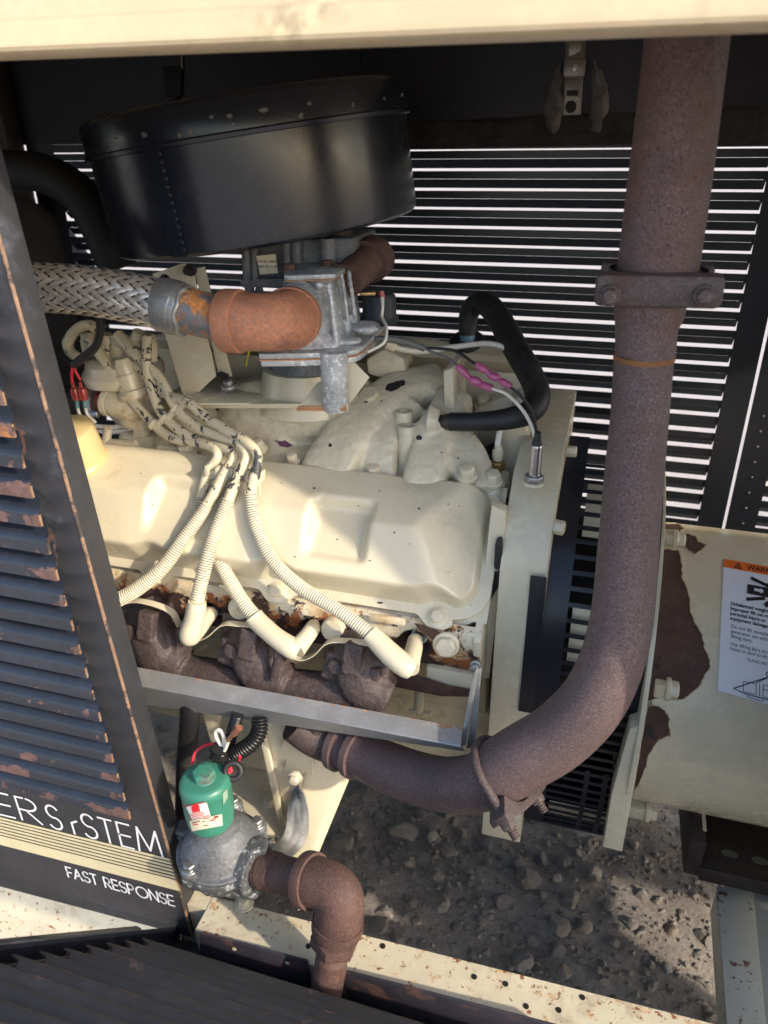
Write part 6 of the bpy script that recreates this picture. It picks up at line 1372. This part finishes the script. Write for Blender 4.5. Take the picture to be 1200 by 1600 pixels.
mb = MB(); mb.lathe(a_ + d * .030, d, [(i * .0016, r * .9 * (1.03 if i % 2 else .95)) for i in range(14)] + [(.022, r * .93), (.048, r * .93), (.0482, r * .90), (.0495, r * .90), (.0497, r * .93), (.115, r * .93)], 30); mb.build('pipe', M_rustp, un, smooth=50)
# engine mount, leg and earth strap
em = thing('engine_mount', at(430, 1310, .80), 'cream painted folded steel engine mount below the heat shield', 'engine mount')
plate('side_plate', [(402, 1118), (421, 1122), (482, 1140), (489, 1200), (487, 1228), (466, 1272), (450, 1306), (444, 1306)], .765, (0, .004, 0), M_cream, em, .0008)
plate('edge_rib', [(402, 1120), (411, 1118), (451, 1305), (443, 1307)], .763, (0, -.006, 0), M_cream, em, .0006)
plate('back_plate', [(330, 1110), (425, 1120), (445, 1200), (445, 1300), (370, 1210), (345, 1190)], .86, (0, .004, 0), M_cream, em, .001)
plate('left_ear', [(317, 1115), (345, 1118), (337, 1168), (330, 1164)], .80, (0, .004, 0), M_cream, em, .0008)
zs = at(420, 1250, .80).z
mb = MB(); mb.prism([at(x, y, Z=zs) for x, y in [(352, 1200), (440, 1205), (452, 1306), (385, 1296), (350, 1250)]], V(0, 0, -.006)); mb.build('seat', M_cream, em, bevel=.001)
mb = MB(); mb.hexhead(at(421, 1252, Z=zs), V(0, 0, 1), .0125, .008, .0145, .002); mb.build('bolt', M_cream, em, bevel=.0012)
# leg: rounded channel running down to the rail
lega, legb = at(520, 1172, .80), at(462, 1345, .70)
mb = MB()
def legf(u, v):
    A0, A1 = at(484, 1160, .785), at(551, 1205, .80); B0, B1 = at(430, 1352, .72), at(490, 1352, .72)
    a_ = A0 + (A1 - A0) * v; b_ = B0 + (B1 - B0) * v; p = a_ + (b_ - a_) * u; bow = 1 - abs(2 * v - 1) ** 6; return p + V(0, -.012 * bow, .002 * bow)
mb.sheet(legf, 16, 20, .004); mb.build('leg', M_cream, em, smooth=50)
for (x, y, w, h) in [(441, 1160, 4, 12), (444, 1196, 4, 12)]: plate('slot', [(x - w, y + h), (x - w + 2, y), (x + w, y - h), (x + w - 2, y)], .7605, (0, -.0006, 0), M_oilpan, em, 0)
es = thing('earth_strap', at(460, 1290, .75), 'flat braided earth strap hanging from the engine mount', 'earth strap')
mb = MB(); p = at(461, 1216, .742); mb.hexhead(p, V(0, -1, 0), .0085, .006, .012, .002); mb.build('bolt', M_cream, es, bevel=.0006)
plate('lug', [(452, 1212), (458, 1206), (466, 1206), (471, 1214), (470, 1236), (452, 1240)], .7435, (0, .002, 0), M_cream, es, .0005)
ctr = catmull([tuple(at(461, 1234, .741)) + (.0125,), tuple(at(464, 1250, .728)) + (.0165,), tuple(at(465, 1275, .712)) + (.0185,), tuple(at(463, 1300, .698)) + (.0175,), tuple(at(454, 1318, .69)) + (.017,), tuple(at(438, 1332, .695)) + (.016,), tuple(at(420, 1338, .71)) + (.015,)], 12)
K = len(ctr)
mb = MB()
def strapf(u, v):
    q_ = ctr[round(u * (K - 1))]; i = round(u * (K - 1)); t_ = (V(*ctr[min(i + 1, K - 1)][:3]) - V(*ctr[max(i - 1, 0)][:3])).normalized(); side = t_.cross(V(0, 1, 0)).normalized(); return V(*q_[:3]) + side * (2 * v - 1) * q_[3] + V(0, .0, 0)
mb.sheet(strapf, K - 1, 4, .003); mb.build('core', M_tinned, es)
for sgn in (1, -1):
    for k in range(12):
        mb = MB(); vs = []; J = 90
        for j in range(J + 1):
            u = j / J; x = (u * 7.5 + k / 6 * 1.0) % 2; tri = abs(x - 1) * 2 - 1; tri *= sgn
            c = strapf(round(u * (K - 1)) / (K - 1), .5 + .47 * tri); w_ = .0020; i = round(u * (K - 1)); t_ = (V(*ctr[min(i + 1, K - 1)][:3]) - V(*ctr[max(i - 1, 0)][:3])).normalized()
            up_ = V(0, -1, 0) * (.0018 + .0008 * math.sin(j * .9 + k * 1.6) * sgn)
            vs += [c + t_ * w_ + up_, c - t_ * w_ + up_]
        mb.add(vs, [(2 * j, 2 * j + 1, 2 * j + 3, 2 * j + 2) for j in range(J)]); mb.build('braid_strand', M_tinned, es, smooth=60)
# rail bolt in front of the valve
mb = MB(); p = at(381, 1412, Z=zr); mb.lathe(p, V(0, 0, 1), [(0, .015), (.0025, .0145)], 22); mb.build('washer', M_cream, rail)
mb = MB(); mb.hexhead(p + V(0, 0, .0025), V(0, 0, 1), .0095, .007, .0115, .0015); mb.build('bolt', M_cream, rail, bevel=.0008)
# small scrap screw by the rail
scw = thing('loose_screw', at(472, 1413, Z=zr), 'small loose screw lying at the rail edge beside the elbow', 'screw'); mb = MB(); mb.tube([at(466, 1418, Z=zr + .004), at(478, 1405, Z=zr + .006)], .0022, 8); mb.hexhead(at(466, 1418, Z=zr + .004), at(466, 1418, Z=zr + .004) - at(478, 1405, Z=zr + .006), .004, .003); mb.build('shank', M_zinc, scw)

# ------------------------------------------------------------------ unseen panel added beyond the right edge, shaped to shade the right half
shade_panel = thing('side_panel', (.30, YN, .28), 'black louvered panel added out of view to shade the right half', 'side panel')
mb = MB(); mb.bx(SHADE_X, 2.2, YN, YN + .003, .60, 1.43); mb.build('sheet', M_panel, shade_panel); mb = MB(); mb.bx(.34, .92, YN + .0001, YN + .0031, .335, .5995); mb.build('sheet', M_panel, shade_panel); mb = MB(); mb.bx(SHADE_X - .0025, SHADE_X - .0005, YN + .0005, YN + .034, .60, 1.36); mb.build('flange', M_panel, shade_panel)
mb = MB(); mb.bx(.62, .66, YN + .0035, YN + .04, .05, 1.35); mb.build('post', M_guard, shade_panel, bevel=.002)
for k in range(14):
    mb = MB(); z = .66 + k * .044; mb.prism([V(.34, YN - .0002, z + .04), V(.34, YN - .018, z + .018), V(.34, YN - .018, z), V(.34, YN - .0166, z), V(.34, YN - .0166, z + .017), V(.34, YN - .0002, z + .037)], V(1.5, 0, 0)); mb.build('louver', M_louver, shade_panel)

# ------------------------------------------------------------------ bare spots where the paint has come off
from mathutils.bvhtree import BVHTree
def bvh(o): return BVHTree.FromPolygons([v.co.copy() for v in o.data.vertices], [tuple(p.vertices) for p in o.data.polygons])
def skin(o, tree, pxs, m, name='bare_spot', off=.0005, seed=0, jag=.14):
    """an irregular spot that lies on the surface of o"""
    rng_ = random.Random(seed); cx = sum(p[0] for p in pxs) / len(pxs); cy = sum(p[1] for p in pxs) / len(pxs); cl = []
    n = len(pxs)
    for i in range(n):
        a_, b_ = pxs[i], pxs[(i + 1) % n]
        for k in range(4):
            t = k / 4; x, y = a_[0] + (b_[0] - a_[0]) * t, a_[1] + (b_[1] - a_[1]) * t; q = 1 + jag * rng_.uniform(-1, 1); cl.append((cx + (x - cx) * q, cy + (y - cy) * q))
    pts = []
    for s_ in (1.0, .5):
        for x, y in cl:
            x, y = cx + (x - cx) * s_, cy + (y - cy) * s_; d = (RIGHT * (x - 600) + DOWN * (y - 800) + FWD * FPX).normalized(); h = tree.ray_cast(CAM, d)
            if h[0] is None: return None
            nn = h[1] if h[1].dot(d) < 0 else -h[1]; pts.append(h[0] + nn * off)
    K = len(cl); mb = MB(); mb.add(pts, [(k, (k + 1) % K, K + (k + 1) % K, K + k) for k in range(K)] + [tuple(K + k for k in range(K))])
    return mb.build(name, m, o, smooth=60)
M_prim = mat('dark_bare_iron', (.022, .021, .024), .5, var=.3, vs=60); M_purp = mat('purple_primer', (.13, .045, .11), .5, var=.3, vs=90)
ti, tv, tf = bvh(intake), bvh(vc), bvh(fl_)
skin(intake, ti, [(602, 603), (618, 596), (634, 594), (632, 602), (616, 611), (604, 612)], M_prim, seed=1)
skin(intake, ti, [(430, 689), (445, 688), (458, 696), (450, 700), (438, 697)], M_purp, seed=2)
for k, (x, y, w, h) in enumerate([(655, 684, 5, 4), (572, 628, 3, 2), (596, 627, 1.5, 1.5), (516, 696, 3, 3), (716, 716, 1.5, 1.5), (340, 640, 3, 2), (690, 707, 2, 1)]): skin(intake, ti, [(x + w * math.cos(q * .785), y + h * math.sin(q * .785)) for q in range(8)], M_prim, seed=10 + k)
for k, (x, y, w, h) in enumerate([(491, 763, 2.5, 1.5), (593, 767, 1.3, 1), (655, 795, 2, 1.5), (700, 788, 1.2, 1.2), (717, 791, 1, 1), (616, 832, 1.2, 2), (527, 843, 1.2, 1.2), (578, 876, 1.5, 1), (461, 870, 1.5, 1), (238, 788, 1.2, 1), (700, 894, 1, 1), (560, 790, 1, 1), (640, 850, 1, 1), (440, 755, 1, 1), (220, 740, 1, 1), (270, 850, 1, 1)]): skin(vc, tv, [(x + w * math.cos(q * .785), y + h * math.sin(q * .785)) for q in range(8)], M_rustpatch if k < 1 else M_prim, seed=30 + k)
for k, (x, y, w, h) in enumerate([(594, 942, 5, 1.6), (692, 969, 4, 2), (420, 915, 2, 1), (748, 772, 4, 2.5), (735, 945, 1, 1)]): skin(fl_, tf, [(x + w * math.cos(q * .785), y + h * math.sin(q * .785)) for q in range(8)], M_prim, seed=60 + k)
yw = thing('yellow_wire', at(386, 570, 1.02), 'short bright yellow wire showing below the orange elbow', 'wire'); hose('wire', [(389, 548, 1.02, 4), (387, 560, 1.02, 4), (384, 572, 1.02, 4)], mat('yellow_wire', (.55, .50, .04), .4), yw, 8)

tl = bvh(lid); M_chipg = mat('grey_bare_chip', (.10, .095, .09), .6, var=.3, vs=120)
for k, (x, y, w, h) in enumerate([(226, 210, 5, 5), (281, 212, 3, 5), (299, 206, 4, 5), (331, 183, 4, 3), (359, 181, 5, 4), (365, 195, 4, 3), (412, 172, 8, 4), (470, 181, 4, 5), (483, 162, 4, 3), (551, 164, 3, 5), (600, 154, 2, 3), (180, 216, 2, 2), (628, 148, 2, 3)]): skin(lid, tl, [(x + w * math.cos(q * .785), y + h * math.sin(q * .785)) for q in range(8)], M_chipg, seed=80 + k, jag=.3)
